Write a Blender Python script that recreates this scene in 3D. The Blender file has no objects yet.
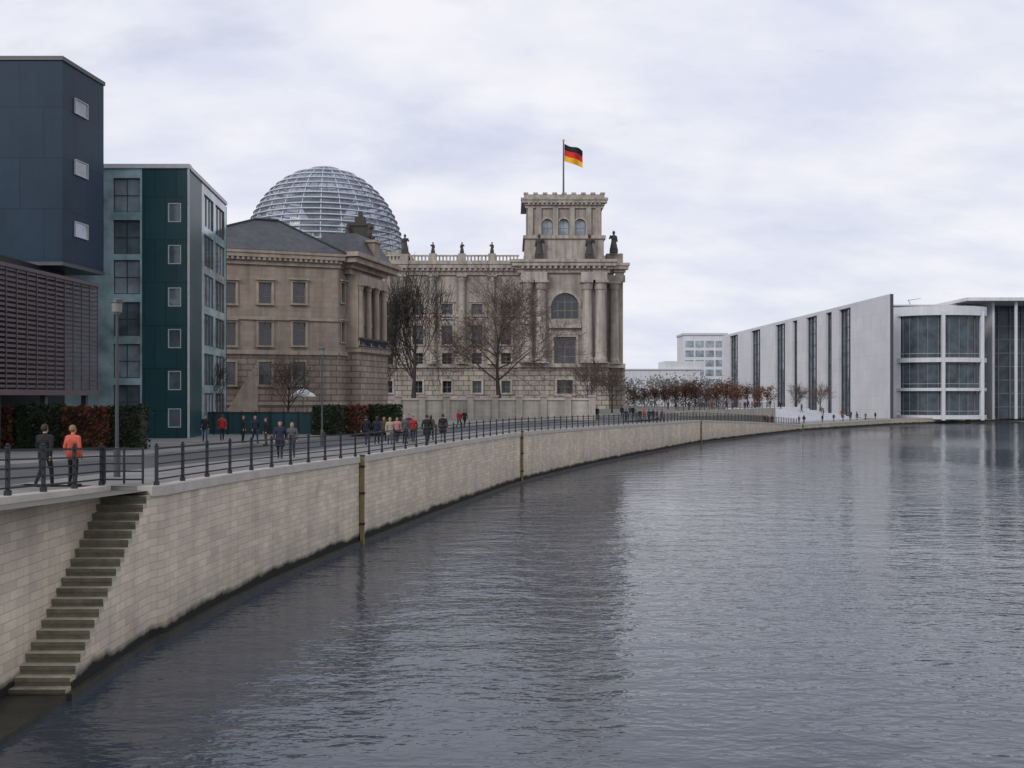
import bpy, math, random
import numpy as np
from mathutils import Vector
random.seed(7); np.random.seed(7)
S = bpy.context.scene; COL = S.collection; R = math.radians
HZ = 397.0; CAMZ = 7.0; FPX = 1000.0
def XP(px, Y): return (px-512)/FPX*Y
def ZP(py, Y): return CAMZ+(HZ-py)/FPX*Y
ORIG = {}

# ------------------------------------------------------------------ helpers
class Frame:
    """a facade: origin, u runs left to right seen from outside, d points outward"""
    def __init__(s, o, d):
        l = math.hypot(*d); s.o = o; s.u = (d[0]/l, d[1]/l); s.n = (s.u[1], -s.u[0])
    def p(s, u, d, z): return (s.o[0]+s.u[0]*u+s.n[0]*d, s.o[1]+s.u[1]*u+s.n[1]*d, z)
    def up(s, px):
        k = (px-512)/FPX
        return (k*s.o[1]-s.o[0])/(s.u[0]-k*s.u[1])
    def Y(s, u): return s.o[1]+s.u[1]*u

class MB:
    def __init__(s): s.v = []; s.f = []; s.m = []
    def add(s, vs, fs, m=0):
        b = len(s.v); s.v += [tuple(p) for p in vs]
        for f in fs: s.f.append(tuple(b+i for i in f)); s.m.append(m)
    def quad(s, a, b, c, d, m=0): s.add([a, b, c, d], [(0, 1, 2, 3)], m)
    def hexa(s, p, m=0):
        s.add(p, [(3,2,1,0),(4,5,6,7),(0,1,5,4),(1,2,6,5),(2,3,7,6),(3,0,4,7)], m)
    def box(s, x0, x1, y0, y1, z0, z1, m=0):
        s.hexa([(x0,y0,z0),(x1,y0,z0),(x1,y1,z0),(x0,y1,z0),(x0,y0,z1),(x1,y0,z1),(x1,y1,z1),(x0,y1,z1)], m)
    def fbox(s, F, u0, u1, d0, d1, z0, z1, m=0):
        s.hexa([F.p(u0,d1,z0),F.p(u1,d1,z0),F.p(u1,d0,z0),F.p(u0,d0,z0),
                F.p(u0,d1,z1),F.p(u1,d1,z1),F.p(u1,d0,z1),F.p(u0,d0,z1)], m)
    def tube(s, p0, p1, r0, r1, n=8, m=0, caps=True):
        p0 = Vector(p0); p1 = Vector(p1); d = (p1-p0)
        if d.length < 1e-6: return
        d.normalize(); a = d.orthogonal().normalized(); b = d.cross(a)
        vs = []
        for p, r in ((p0, r0), (p1, r1)):
            for i in range(n):
                t = 2*math.pi*i/n; vs.append(p+(a*math.cos(t)+b*math.sin(t))*r)
        fs = [(i, (i+1) % n, n+(i+1) % n, n+i) for i in range(n)]
        if caps: fs += [tuple(range(n-1, -1, -1)), tuple(range(n, 2*n))]
        s.add(vs, fs, m)
    def lathe(s, c, prof, n=16, m=0, caps=True):
        vs = []; k = len(prof)
        for r, z in prof:
            for i in range(n):
                t = 2*math.pi*i/n; vs.append((c[0]+r*math.cos(t), c[1]+r*math.sin(t), z))
        fs = []
        for j in range(k-1):
            for i in range(n):
                fs.append((j*n+i, j*n+(i+1) % n, (j+1)*n+(i+1) % n, (j+1)*n+i))
        if caps: fs += [tuple(range(n-1, -1, -1)), tuple(range((k-1)*n, k*n))]
        s.add(vs, fs, m)
    def ribbon(s, path, d0, d1, z0, z1, m=0):
        A = poff(path, d1); B = poff(path, d0); n = len(path)
        if not hasattr(z0, '__len__'): z0 = [z0]*n
        if not hasattr(z1, '__len__'): z1 = [z1]*n
        vs = []
        for i in range(n):
            vs += [(A[i][0],A[i][1],z0[i]),(B[i][0],B[i][1],z0[i]),(B[i][0],B[i][1],z1[i]),(A[i][0],A[i][1],z1[i])]
        fs = []
        for i in range(n-1):
            a = 4*i; b = a+4
            for j in range(4): fs.append((a+j, b+j, b+(j+1) % 4, a+(j+1) % 4))
        fs += [(3,2,1,0), tuple(4*(n-1)+j for j in range(4))]
        s.add(vs, fs, m)
    def build(s, name, mats, parent=None, smooth=False, org=None):
        if not isinstance(mats, (list, tuple)): mats = [mats]
        o3 = ORIG[parent] if parent is not None else Vector(org or (0,0,0))
        me = bpy.data.meshes.new(name)
        me.from_pydata([(v[0]-o3.x, v[1]-o3.y, v[2]-o3.z) for v in s.v], [], s.f)
        for m in mats: me.materials.append(m)
        if len(mats) > 1: me.polygons.foreach_set('material_index', s.m)
        if smooth: me.polygons.foreach_set('use_smooth', [True]*len(me.polygons))
        me.update()
        o = bpy.data.objects.new(name, me); COL.objects.link(o)
        if parent is not None: o.parent = parent
        else: o.location = o3
        ORIG[o] = o3
        return o

def poff(path, d):
    n = len(path); out = []
    for i in range(n):
        a = path[max(i-1, 0)]; b = path[min(i+1, n-1)]
        tx, ty = b[0]-a[0], b[1]-a[1]; l = math.hypot(tx, ty) or 1
        out.append((path[i][0]+ty/l*d, path[i][1]-tx/l*d))
    return out
def tag(o, label=None, cat=None, group=None, kind=None):
    if label: o['label'] = label
    if cat: o['category'] = cat
    if group: o['group'] = group
    if kind: o['kind'] = kind
    return o
def root(name, loc, label, cat, group=None):
    o = bpy.data.objects.new(name, None); COL.objects.link(o); o.location = loc
    o.empty_display_size = .3; ORIG[o] = Vector(loc)
    return tag(o, label, cat, group)

# ------------------------------------------------------------------ materials
def base(name):
    m = bpy.data.materials.new(name); m.use_nodes = True
    nt = m.node_tree; return m, nt, nt.nodes['Principled BSDF']
def N(nt, t, **k):
    n = nt.nodes.new(t)
    for a, v in k.items(): setattr(n, a, v)
    return n
def mixc(nt, fac, a, b, mode='MIX'):
    n = N(nt, 'ShaderNodeMix', data_type='RGBA', blend_type=mode)
    for s, v in ((n.inputs[0], fac), (n.inputs[6], a), (n.inputs[7], b)):
        if isinstance(v, bpy.types.NodeSocket): nt.links.new(v, s)
        elif isinstance(v, (tuple, list)): s.default_value = (*v[:3], 1)
        else: s.default_value = v
    return n.outputs[2]
def mth(nt, op, a, b=None):
    n = N(nt, 'ShaderNodeMath', operation=op)
    for s, v in zip(n.inputs, (a, b)):
        if v is None: continue
        if isinstance(v, bpy.types.NodeSocket): nt.links.new(v, s)
        else: s.default_value = v
    return n.outputs[0]
def noise(nt, vec, scale, detail=5, rough=.6, mul=None):
    if mul is not None:
        mp = N(nt, 'ShaderNodeMapping'); mp.inputs['Scale'].default_value = mul
        nt.links.new(vec, mp.inputs['Vector']); vec = mp.outputs[0]
    n = N(nt, 'ShaderNodeTexNoise'); nt.links.new(vec, n.inputs['Vector'])
    n.inputs['Scale'].default_value = scale; n.inputs['Detail'].default_value = detail
    n.inputs['Roughness'].default_value = rough
    return n.outputs['Fac']
def ramp(nt, fac, stops):
    n = N(nt, 'ShaderNodeValToRGB'); nt.links.new(fac, n.inputs[0])
    e = n.color_ramp.elements
    while len(e) < len(stops): e.new(.5)
    for i, (p, c) in enumerate(stops):
        e[i].position = p; e[i].color = (c, c, c, 1) if not isinstance(c, tuple) else (*c, 1)
    return n.outputs[0]
def wpos(nt): return N(nt, 'ShaderNodeNewGeometry').outputs['Position']
def stone(name, c1, c2, rough=.85, scale=.5, brick=None, streak=.5, bump=.2, uv=False, algae=None, spec=.3, damp=None):
    m, nt, b = base(name); P = wpos(nt)
    f = ramp(nt, noise(nt, P, scale, 6, .65), [(.32, 0.0), (.68, 1.0)])
    c = mixc(nt, f, c1, c2)
    if streak:
        st = ramp(nt, noise(nt, P, 1.0, 4, .6, (1.3, 1.3, .1)), [(.35, 1-streak), (.62, 1.0)])
        c = mixc(nt, 1.0, c, st, 'MULTIPLY')
    h = noise(nt, P, 6, 4, .6)
    if brick:
        w, hh, ms, mort, var = brick
        if uv:
            vec = N(nt, 'ShaderNodeUVMap').outputs[0]
        else:
            sp = N(nt, 'ShaderNodeSeparateXYZ'); nt.links.new(P, sp.inputs[0])
            cb = N(nt, 'ShaderNodeCombineXYZ')
            nt.links.new(mth(nt, 'ADD', sp.outputs[0], sp.outputs[1]), cb.inputs[0])
            nt.links.new(sp.outputs[2], cb.inputs[1]); vec = cb.outputs[0]
        bt = N(nt, 'ShaderNodeTexBrick'); nt.links.new(vec, bt.inputs['Vector'])
        bt.inputs['Scale'].default_value = 1; bt.inputs['Brick Width'].default_value = w
        bt.inputs['Row Height'].default_value = hh; bt.inputs['Mortar Size'].default_value = ms
        bt.inputs['Color1'].default_value = (1,1,1,1); bt.inputs['Color2'].default_value = (1-var,1-var,1-var*.9,1)
        bt.inputs['Mortar'].default_value = (mort,mort,mort,1); bt.inputs['Mortar Smooth'].default_value = .2
        c = mixc(nt, 1.0, c, bt.outputs['Color'], 'MULTIPLY')
        h = mth(nt, 'SUBTRACT', mth(nt, 'MULTIPLY', h, .4), bt.outputs['Fac'])
    if algae:
        sp2 = N(nt, 'ShaderNodeSeparateXYZ'); nt.links.new(P, sp2.inputs[0])
        z = mth(nt, 'ADD', sp2.outputs[2], mth(nt, 'MULTIPLY', mth(nt, 'SUBTRACT', noise(nt, P, .8, 5), .5), .55))
        mr = N(nt, 'ShaderNodeMapRange'); nt.links.new(z, mr.inputs[0])
        mr.inputs[1].default_value = algae[0]; mr.inputs[2].default_value = algae[1]
        mr.inputs[3].default_value = 1; mr.inputs[4].default_value = 0
        c = mixc(nt, mr.outputs[0], c, (.018, .019, .015))
        if damp:
            z2 = mth(nt, 'ADD', sp2.outputs[2], mth(nt, 'MULTIPLY', mth(nt, 'SUBTRACT', noise(nt, P, .35, 5), .5), 2.2))
            mr2 = N(nt, 'ShaderNodeMapRange'); nt.links.new(z2, mr2.inputs[0])
            mr2.inputs[1].default_value = .2; mr2.inputs[2].default_value = 2.0
            mr2.inputs[3].default_value = damp; mr2.inputs[4].default_value = 1
            c = mixc(nt, 1.0, c, mr2.outputs[0], 'MULTIPLY')
    nt.links.new(c, b.inputs['Base Color']); b.inputs['Roughness'].default_value = rough
    b.inputs['Specular IOR Level'].default_value = spec
    if bump:
        bp = N(nt, 'ShaderNodeBump'); bp.inputs['Strength'].default_value = bump; bp.inputs['Distance'].default_value = .05
        nt.links.new(h, bp.inputs['Height']); nt.links.new(bp.outputs[0], b.inputs['Normal'])
    return m
def plain(name, c, rough=.6, metal=0, var=.25, scale=2.0, spec=.4):
    m, nt, b = base(name); P = wpos(nt)
    f = noise(nt, P, scale, 5, .6)
    col = mixc(nt, f, tuple(x*(1-var) for x in c), tuple(min(1, x*(1+var)) for x in c))
    nt.links.new(col, b.inputs['Base Color'])
    b.inputs['Roughness'].default_value = rough; b.inputs['Metallic'].default_value = metal
    b.inputs['Specular IOR Level'].default_value = spec
    return m
def glass(name, c, rough=.06, spec=.8, bump=.03):
    m, nt, b = base(name); P = wpos(nt)
    f = noise(nt, P, .45, 3)
    col = mixc(nt, ramp(nt, f, [(.35, 0.0), (.65, 1.0)]), tuple(x*.6 for x in c), tuple(x*1.4 for x in c))
    nt.links.new(col, b.inputs['Base Color']); b.inputs['Roughness'].default_value = rough
    b.inputs['Specular IOR Level'].default_value = spec
    bp = N(nt, 'ShaderNodeBump'); bp.inputs['Strength'].default_value = bump; bp.inputs['Distance'].default_value = .3
    nt.links.new(noise(nt, P, .7, 2), bp.inputs['Height']); nt.links.new(bp.outputs[0], b.inputs['Normal'])
    return m
def leafmat(name, c):
    m, nt, b = base(name); P = wpos(nt)
    f = ramp(nt, noise(nt, P, 1.6, 4), [(.3, 0.0), (.7, 1.0)])
    col = mixc(nt, f, tuple(x*.45 for x in c), tuple(x*1.5 for x in c))
    nt.links.new(col, b.inputs['Base Color']); b.inputs['Roughness'].default_value = .8
    b.inputs['Specular IOR Level'].default_value = .15
    return m

M = {}
M['quay'] = stone('limestone_blocks', (.78,.68,.53), (.60,.53,.42), brick=(.64,.228,.010,.6,.20), uv=True, algae=(.36,.58), streak=.16, bump=.3, damp=.76)
M['coping'] = stone('coping_stone', (.52,.485,.43), (.40,.375,.34), streak=0, scale=1.5)
M['step'] = stone('worn_mossy_tread', (.52,.475,.375), (.29,.275,.185), streak=0, scale=2.6, algae=(-.1,.35))  # moss tones, kept paler than the risers to paint the lit tops
M['riser'] = stone('shaded_stone_riser', (.24,.22,.165), (.125,.12,.083), streak=0, scale=3, algae=(-.1,.35))  # slightly mossy, with the shade of the upright faces painted in
M['wet'] = stone('wet_dark_stone', (.055,.052,.042), (.025,.026,.02), streak=0, scale=1.5, rough=.5)
M['parl'] = stone('grey_sandstone', (.475,.42,.36), (.345,.305,.265), streak=.36, scale=.25, brick=(1.6,.75,.03,.8,.15))
M['parl_base'] = stone('rusticated_sandstone', (.46,.405,.345), (.33,.29,.25), streak=.33, scale=.3, brick=(2.2,1.05,.12,.45,.22), bump=.6)
M['parl_trim'] = stone('carved_sandstone', (.48,.43,.375), (.34,.305,.27), streak=.4, scale=.5)
M['brown'] = stone('brown_sandstone', (.40,.325,.26), (.29,.235,.19), streak=.28, scale=.35, brick=(1.3,.5,.02,.75,.15))
M['brown_base'] = stone('brown_rustication', (.385,.31,.25), (.275,.222,.178), streak=.28, brick=(1.5,.6,.07,.5,.2), bump=.6)
M['brown_trim'] = stone('brown_trim', (.42,.35,.285), (.30,.247,.2), streak=.28, scale=.8)
M['slate'] = stone('slate_roof', (.08,.086,.102), (.055,.058,.07), rough=.55, streak=.2, brick=(.5,.3,.02,.7,.25), spec=.4)
M['conc'] = stone('pale_concrete', (.66,.66,.685), (.57,.57,.605), streak=.08, scale=.08, brick=(5.5,3.6,.05,.82,.05), bump=.05)
M['conc2'] = stone('white_concrete', (.68,.69,.72), (.58,.59,.62), streak=.12, scale=.15, bump=.05)
M['asphalt'] = stone('asphalt', (.095,.097,.103), (.064,.066,.07), streak=0, scale=.7, rough=.8)
M['paving'] = stone('pavement_slabs', (.25,.245,.235), (.18,.175,.17), streak=0, brick=(.9,.6,.012,.7,.12), scale=.7, bump=.1)
M['kerb'] = stone('kerb_granite', (.28,.28,.27), (.2,.2,.2), streak=0)
M['earth'] = stone('ground_gravel', (.17,.163,.145), (.115,.112,.098), streak=0, scale=.2)
M['garden'] = stone('garden_wall_stone', (.52,.48,.42), (.40,.37,.32), streak=.3, brick=(1.4,.5,.015,.75,.12))
M['navy'] = stone('dark_blue_panel', (.023,.050,.083), (.017,.039,.065), rough=.45, streak=.1, brick=(2.9,3.05,.03,.5,.15), bump=.02, spec=.16)
M['teal'] = stone('dark_teal_panel', (.022,.076,.088), (.016,.06,.072), rough=.35, streak=.1, brick=(1.5,3.0,.03,.5,.15), bump=.02, spec=.35)
M['pale_teal'] = glass('pale_teal_glass', (.27,.385,.41), .12, .8)
M['louvre'] = plain('louvre_brown', (.10,.073,.08), .55, 0, .3)
M['dark'] = plain('dark_interior', (.012,.013,.015), .6)
M['glass'] = glass('window_glass', (.02,.024,.03))
M['glass_sky'] = glass('reflective_glass', (.24,.29,.33), .05, 1.0)  # pale base colour imitates the sky reflected in the panes
M['glass_blue'] = glass('blue_glass', (.03,.045,.058), .05, .6)
M['glass_mid'] = glass('reflection_tint_glass', (.095,.13,.145), .06, .7)  # base colour lightened to stand in for reflections on the glass
M['glass_pale'] = glass('pale_blue_glass', (.11,.14,.17), .06, .7)
M['glass_pav'] = glass('pavilion_glass', (.055,.075,.093), .22, .4, .0)
M['frame'] = plain('pale_frame', (.5,.51,.52), .5)
M['mull'] = plain('grey_mullion', (.22,.23,.24), .5)
M['wframe'] = plain('timber_frame', (.2,.18,.16), .6)
M['steel'] = plain('dome_steel', (.46,.49,.535), .4, .15)
M['iron'] = plain('dark_iron', (.022,.026,.03), .5, .2)
M['lamp'] = plain('lamp_grey', (.07,.075,.08), .45, .3)
M['lampglass'] = plain('lamp_lens', (.2,.2,.19), .25)
M['timber'] = plain('yellowed_timber', (.22,.165,.075), .8, 0, .5, 1.5)
M['statue'] = plain('weathered_statue_stone', (.06,.055,.05), .85)
M['bark'] = plain('tree_bark', (.045,.038,.032), .9, 0, .4)
M['twig'] = plain('grey_brown_twigs', (.105,.08,.066), .9, 0, .35, .4)
M['twig2'] = plain('dark_twigs', (.042,.036,.031), .9, 0, .4, .5)
M['leaf'] = leafmat('dark_green_leaves', (.024,.038,.02))
M['rust'] = leafmat('rust_brown_leaves', (.095,.038,.02))
M['rust2'] = leafmat('dull_red_leaves', (.14,.066,.046))
M['wood'] = leafmat('far_winter_wood', (.17,.16,.16))
M['white'] = plain('white_fabric', (.7,.7,.7), .8, 0, .05)
M['black'] = plain('flag_black', (.012,.012,.012), .8); M['red'] = plain('flag_red', (.6,.025,.018), .8); M['gold'] = plain('flag_gold', (.8,.42,.02), .8)
m, nt, b = base('dome_glass')
tr = N(nt, 'ShaderNodeBsdfTransparent'); tr.inputs[0].default_value = (.82,.86,.91,1)
b.inputs['Base Color'].default_value = (.22,.26,.31,1); b.inputs['Roughness'].default_value = .12; b.inputs['Specular IOR Level'].default_value = .8
nz = ramp(nt, noise(nt, wpos(nt), .35, 3), [(.35, .28), (.65, .58)])
mx = N(nt, 'ShaderNodeMixShader'); nt.links.new(nz, mx.inputs[0]); nt.links.new(tr.outputs[0], mx.inputs[1]); nt.links.new(b.outputs[0], mx.inputs[2])
nt.links.new(mx.outputs[0], nt.nodes['Material Output'].inputs[0]); M['domeglass'] = m
m, nt, b = base('river_water'); P = wpos(nt)
b.inputs['Base Color'].default_value = (.042,.052,.072,1); b.inputs['Roughness'].default_value = .03; b.inputs['IOR'].default_value = 1.4
n1 = noise(nt, P, 1, 3, .5, (.38,.68,1)); n2 = noise(nt, P, 1, 3, .5, (1.1,2.0,1)); n4 = noise(nt, P, 1, 2, .5, (3.2,5.4,1)); n3 = noise(nt, P, 1, 3, .5, (.045,.03,1))
patch = ramp(nt, n3, [(.36, .35), (.62, 1.0)])
rid = mth(nt, 'SUBTRACT', 1.0, mth(nt, 'MULTIPLY', mth(nt, 'ABSOLUTE', mth(nt, 'SUBTRACT', n2, .5)), 2.0))
h = mth(nt, 'ADD', mth(nt, 'ADD', mth(nt, 'MULTIPLY', n1, .145), mth(nt, 'MULTIPLY', rid, .042)), mth(nt, 'MULTIPLY', n4, .007))
h = mth(nt, 'MULTIPLY', h, patch)
bp = N(nt, 'ShaderNodeBump'); bp.inputs['Strength'].default_value = 1; bp.inputs['Distance'].default_value = 1
nt.links.new(h, bp.inputs['Height']); nt.links.new(bp.outputs[0], b.inputs['Normal']); M['water'] = m

# ------------------------------------------------------------------ quay line and ground
KP = [(-10.3,-60),(-10.3,0),(-10.3,20),(-10.3,28.8),(-9.5,36.3),(-7.3,47.9),(-3.9,63),(.66,82.4),(9.3,106),(28.6,152),(59,206),(94.5,250),(156,304),(230,350),(400,420),(900,520)]
kp = np.array(KP, float); cs = np.concatenate([[0], np.cumsum(np.hypot(*np.diff(kp, axis=0).T))])
ss = np.arange(0, cs[-1], 1.0)
QX = np.interp(ss, cs, kp[:,0]); QY = np.interp(ss, cs, kp[:,1])
for _ in range(2):
    k = 11; pad = k//2
    QX = np.concatenate([QX[:pad], np.convolve(QX, np.ones(k)/k, 'valid'), QX[-pad:]])
    QY = np.concatenate([QY[:pad], np.convolve(QY, np.ones(k)/k, 'valid'), QY[-pad:]])
TX = np.gradient(QX); TY = np.gradient(QY); TL = np.hypot(TX, TY); TX /= TL; TY /= TL
GY = [-60,0,20,28.8,47.9,82,106,152,175,206,250,304,2000]; GZ = [6.5,5.6,4.83,4.42,4.13,4.1,3.9,3.5,2.7,1.35,1.5,1.5,1.5]
IY = [-60,0,20,28.8,47.9,82,106,140,160,203,207,2000]; IZ = [6.5,5.6,4.83,4.42,4.13,4.1,4.1,4.2,4.6,4.6,1.45,1.6]
JY = [-60,0,20,28.8,47.9,82,106,140,160,236,246,2000]; JZ = [6.5,5.6,4.83,4.42,4.13,4.1,4.1,4.2,4.6,4.6,1.6,1.6]
QG = np.interp(QY, GY, GZ); QI = np.interp(QY, IY, IZ); QJ = np.interp(QY, JY, JZ)
def station(x, y): return int(np.argmin((QX-x)**2+(QY-y)**2))
def gz(x, y):
    i = station(x, y); off = -(x-QX[i])*TY[i]+(y-QY[i])*TX[i]
    if off < 4.5: return float(QG[i])
    if off < 5.5: return float(QG[i])-.136
    if off > 17.6: return float(QJ[i])-(0 if (off < 24 and QY[i] < 147) else .14)
    return float(QI[i])-(.136 if (off < 11.5 and QY[i] < 147) else .0 if QY[i] < 147 else .14)

st = sorted(set(list(range(0, len(QX), 6))+[i for i in range(len(QX)) if 200 < QY[i] < 250 and i % 2 == 0])); offs = [.3,5,5.5,17,17.6,40,150,2500]
mb = MB(); vs = []; fs = []
for i in st:
    for k, o in enumerate(offs):
        z = (QG[i] if k < 2 else QI[i] if k < 4 else QJ[i])-.14
        vs.append((QX[i]-TY[i]*o, QY[i]+TX[i]*o, z))
n = len(offs)
for a in range(len(st)-1):
    for k in range(n-1): fs.append((a*n+k, (a+1)*n+k, (a+1)*n+k+1, a*n+k+1))
mb.add(vs, fs); tag(mb.build('ground', M['earth']), kind='structure')
mb = MB(); mb.quad((-3000,-800,0),(3000,-800,0),(3000,3000,0),(-3000,3000,0)); tag(mb.build('water', M['water']), kind='structure')

YS = 28.45
i0 = int(np.argmax(QY > YS+.3)); iE = int(np.argmax(QX > 700))
main = [(-10.3, YS)]+[(QX[i], QY[i]) for i in range(i0, iE)]
mg = [float(np.interp(p[1], GY, GZ)) for p in main]
near = [(-10.3, y) for y in np.arange(-50, YS, 1.5)]+[(-10.3, YS)]
ng = [float(np.interp(p[1], GY, GZ)) for p in near]
mb = MB()
mb.ribbon(near, -4.5, -1.75, [g-.5 for g in ng], ng); mb.ribbon(main, -4.5, -.45, [g-.5 for g in mg], mg)
tag(mb.build('promenade', M['paving']), kind='structure')
iR = int(np.argmax(QY > 148)); rp = [(QX[i], QY[i]) for i in range(0, iR)]; rg = [float(QI[i]) for i in range(0, iR)]
mb = MB()
mb.ribbon(rp, -4.62, -4.5, [g-.4 for g in rg], [g+.004 for g in rg]); mb.ribbon(rp, -11.62, -11.5, [g-.4 for g in rg], [g+.004 for g in rg])
tag(mb.build('kerb', M['kerb']), kind='structure')
mb = MB(); A = poff(rp, -4.62); B = poff(rp, -11.5)
for i in range(len(rp)-1): mb.quad((*A[i], rg[i]-.134), (*A[i+1], rg[i+1]-.134), (*B[i+1], rg[i+1]-.134), (*B[i], rg[i]-.134))
tag(mb.build('road', M['asphalt']), kind='structure')
mb = MB(); mb.ribbon(rp, -24, -11.62, [g-.4 for g in rg], rg); tag(mb.build('pavement', M['paving']), kind='structure')

def uvwall(path, d, ztop, name, parent, s0=0, zb=-1.0):
    P = poff(path, d) if d else path
    me = bpy.data.meshes.new(name); vs = []; fs = []; uv = []; s = s0; o3 = ORIG[parent]
    for i, p in enumerate(P):
        if i: s += math.hypot(p[0]-P[i-1][0], p[1]-P[i-1][1])
        vs += [(p[0]-o3.x, p[1]-o3.y, zb-o3.z), (p[0]-o3.x, p[1]-o3.y, ztop[i]-o3.z)]; uv += [(s, zb), (s, ztop[i])]
    for i in range(len(P)-1): fs.append((2*i, 2*i+2, 2*i+3, 2*i+1))
    me.from_pydata(vs, [], fs); l = me.uv_layers.new(name='UVMap')
    for lp in me.loops: l.data[lp.index].uv = uv[lp.vertex_index]
    me.materials.append(M['quay']); o = bpy.data.objects.new(name, me); COL.objects.link(o); o.parent = parent; ORIG[o] = o3
    return o
NS = 20; run = .27; rise = .208; z0 = 4.42
qw = root('quay_wall', (-10.3, YS, 0), 'long curving pale stone embankment wall rising from the river', 'wall')
uvwall(main, 0, [g-.26 for g in mg], 'block_face', qw)
uvwall(near, -1.3, [g-.26 for g in ng], 'block_face', qw, s0=100)
mb = MB(); mb.ribbon(main, -.45, .07, [g-.26 for g in mg], [g+.02 for g in mg]); mb.build('coping', M['coping'], qw)
mb = MB(); mb.ribbon(near[:-1]+[(-10.3, YS+.3)], -1.75, -1.23, [g-.26 for g in ng], [g+.02 for g in ng]); mb.build('coping', M['coping'], qw)
mb = MB(); mb.ribbon([(-10.3, YS-run*NS)]+main, .004, .16, -1, .16); mb.build('waterline_ledge', M['wet'], qw)

sr = root('stone_stairs', (-10.95, 25.8, 0), 'steep mossy stone stairs cut into the embankment wall down to the water', 'stairs')
for k in range(NS):
    mb = MB(); y1 = YS-run*k; zt = z0-rise*(k+1)+random.uniform(-.01,.01); yf = y1-run-.03+random.uniform(-.012,.012); xf = -10.285+random.uniform(-.008,.008)
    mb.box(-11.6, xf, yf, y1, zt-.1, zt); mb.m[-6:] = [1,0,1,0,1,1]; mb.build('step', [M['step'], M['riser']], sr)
me = bpy.data.meshes.new('side_face'); vs = []
for k in range(NS):
    ya = YS-run*k; yb = ya-run; zt = z0-rise*(k+1)-.095
    vs += [(-10.3, yb, -1), (-10.3, ya, -1), (-10.3, ya, zt), (-10.3, yb, zt)]
    vs += [(-11.6, yb, zt), (-10.3, yb, zt), (-10.3, yb, zt-rise), (-11.6, yb, zt-rise)]
o3 = ORIG[sr]; me.from_pydata([(a-o3.x, b_-o3.y, c-o3.z) for a, b_, c in vs], [], [tuple(range(4*k, 4*k+4)) for k in range(2*NS)])
l = me.uv_layers.new(name='UVMap')
for lp in me.loops: v = vs[lp.vertex_index]; l.data[lp.index].uv = (v[1]+v[0], v[2])
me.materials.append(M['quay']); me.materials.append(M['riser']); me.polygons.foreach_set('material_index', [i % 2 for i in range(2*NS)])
o = bpy.data.objects.new('side_face', me); COL.objects.link(o); o.parent = sr; ORIG[o] = o3
mb = MB(); yb = YS-run*NS; mb.box(-11.6, -10.24, -50, yb-.05, -1, .14); mb.build('landing', M['wet'], sr)

for px, lab in ((358,'nearest yellowed timber fender post, on the wall below the tall lamp'),(521,'timber fender post on the wall below the parliament corner tower'),(700,'timber fender post on the far embankment bend'),(803,'farthest timber fender post where the wall gets low')):
    j = min(range(len(main)), key=lambda i: abs(main[i][0]/main[i][1]*1000+512-px)); x, y = main[j]
    r = root('fender_post', (x+.12, y, 0), lab, 'post', 'timber fender posts on the quay wall')
    mb = MB(); mb.box(x+.03, x+.22, y-.1, y+.1, -.6, mg[j]+.05); mb.build('beam', M['timber'], r)
    for z in (.9, mg[j]*.5+.3, mg[j]-.5): mb = MB(); mb.box(x, x+.25, y-.13, y+.13, z, z+.1); mb.build('bracket', M['iron'], r)
    mb = MB(); mb.box(x+.0, x+.26, y-.13, y+.13, mg[j]+.05, mg[j]+.1); mb.build('cap', M['iron'], r)

pm = MB(); pm.box(-.042,.042,-.042,.042,0,1.12); pm.box(-.065,.065,-.065,.065,0,.12); pm.box(-.055,.055,-.055,.055,1.12,1.15); pm.lathe((0,0), [(.025,1.15),(.046,1.185),(.025,1.22),(.005,1.23)], 8)
po = pm.build('post', M['iron']); pmesh = po.data; bpy.data.objects.remove(po)
RB_ = (('handrail', 1.06, 1.115, .03), ('rail', .84, .88, .016), ('rail', .62, .66, .016), ('rail', .40, .44, .016), ('rail', .17, .215, .018))
def railing(path, gl, d, label, n0=2.2, name='quay_railing', cat='railing'):
    P = poff(path, d); s = [0]
    for i in range(1, len(P)): s.append(s[-1]+math.hypot(P[i][0]-P[i-1][0], P[i][1]-P[i-1][1]))
    L = s[-1]; k = max(1, round(L/n0)); dist = [L*i/k for i in range(k+1)]
    xs = np.interp(dist, s, [p[0] for p in P]); ys = np.interp(dist, s, [p[1] for p in P]); zs = np.interp(dist, s, gl)
    r = root(name, (xs[0], ys[0], zs[0]), label, cat)
    for x, y, z in list(zip(xs, ys, zs))[:99]:
        o = bpy.data.objects.new('post', pmesh); COL.objects.link(o); o.parent = r; o.location = (x-xs[0], y-ys[0], z-zs[0]+.02); ORIG[o] = ORIG[r]
    rest = list(zip(xs, ys, zs))[99:]
    if rest:
        mb = MB()
        for x, y, z in rest: mb.box(x-.045, x+.045, y-.045, y+.045, z, z+1.2)
        tag(mb.build('far_post', M['iron'], r), kind='stuff')
    pp = list(zip(xs, ys))
    for nm, a, b_, w in RB_:
        mb = MB(); mb.ribbon(pp, -w, w, [z+a for z in zs], [z+b_ for z in zs]); mb.build(nm, M['iron'], r)
    return r
jE = max(i for i in range(len(main)) if main[i][1] < 206)
railing(main[1:jE], mg[1:jE], -.22, 'long dark iron railing along the curving embankment edge', 1.9)
nn = [i for i in range(len(near)) if near[i][1] > 14]
railing([near[i] for i in nn]+[(-10.3, YS+.35)], [ng[i] for i in nn]+[ng[-1]], -1.52, 'short dark iron railing left of the stair head, beside the coral jacket', 1.9)
gr = root('stair_gate', (-11.2, YS+.36, 4.43), 'small dark iron gate closing the head of the stone stairs', 'gate')
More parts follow.
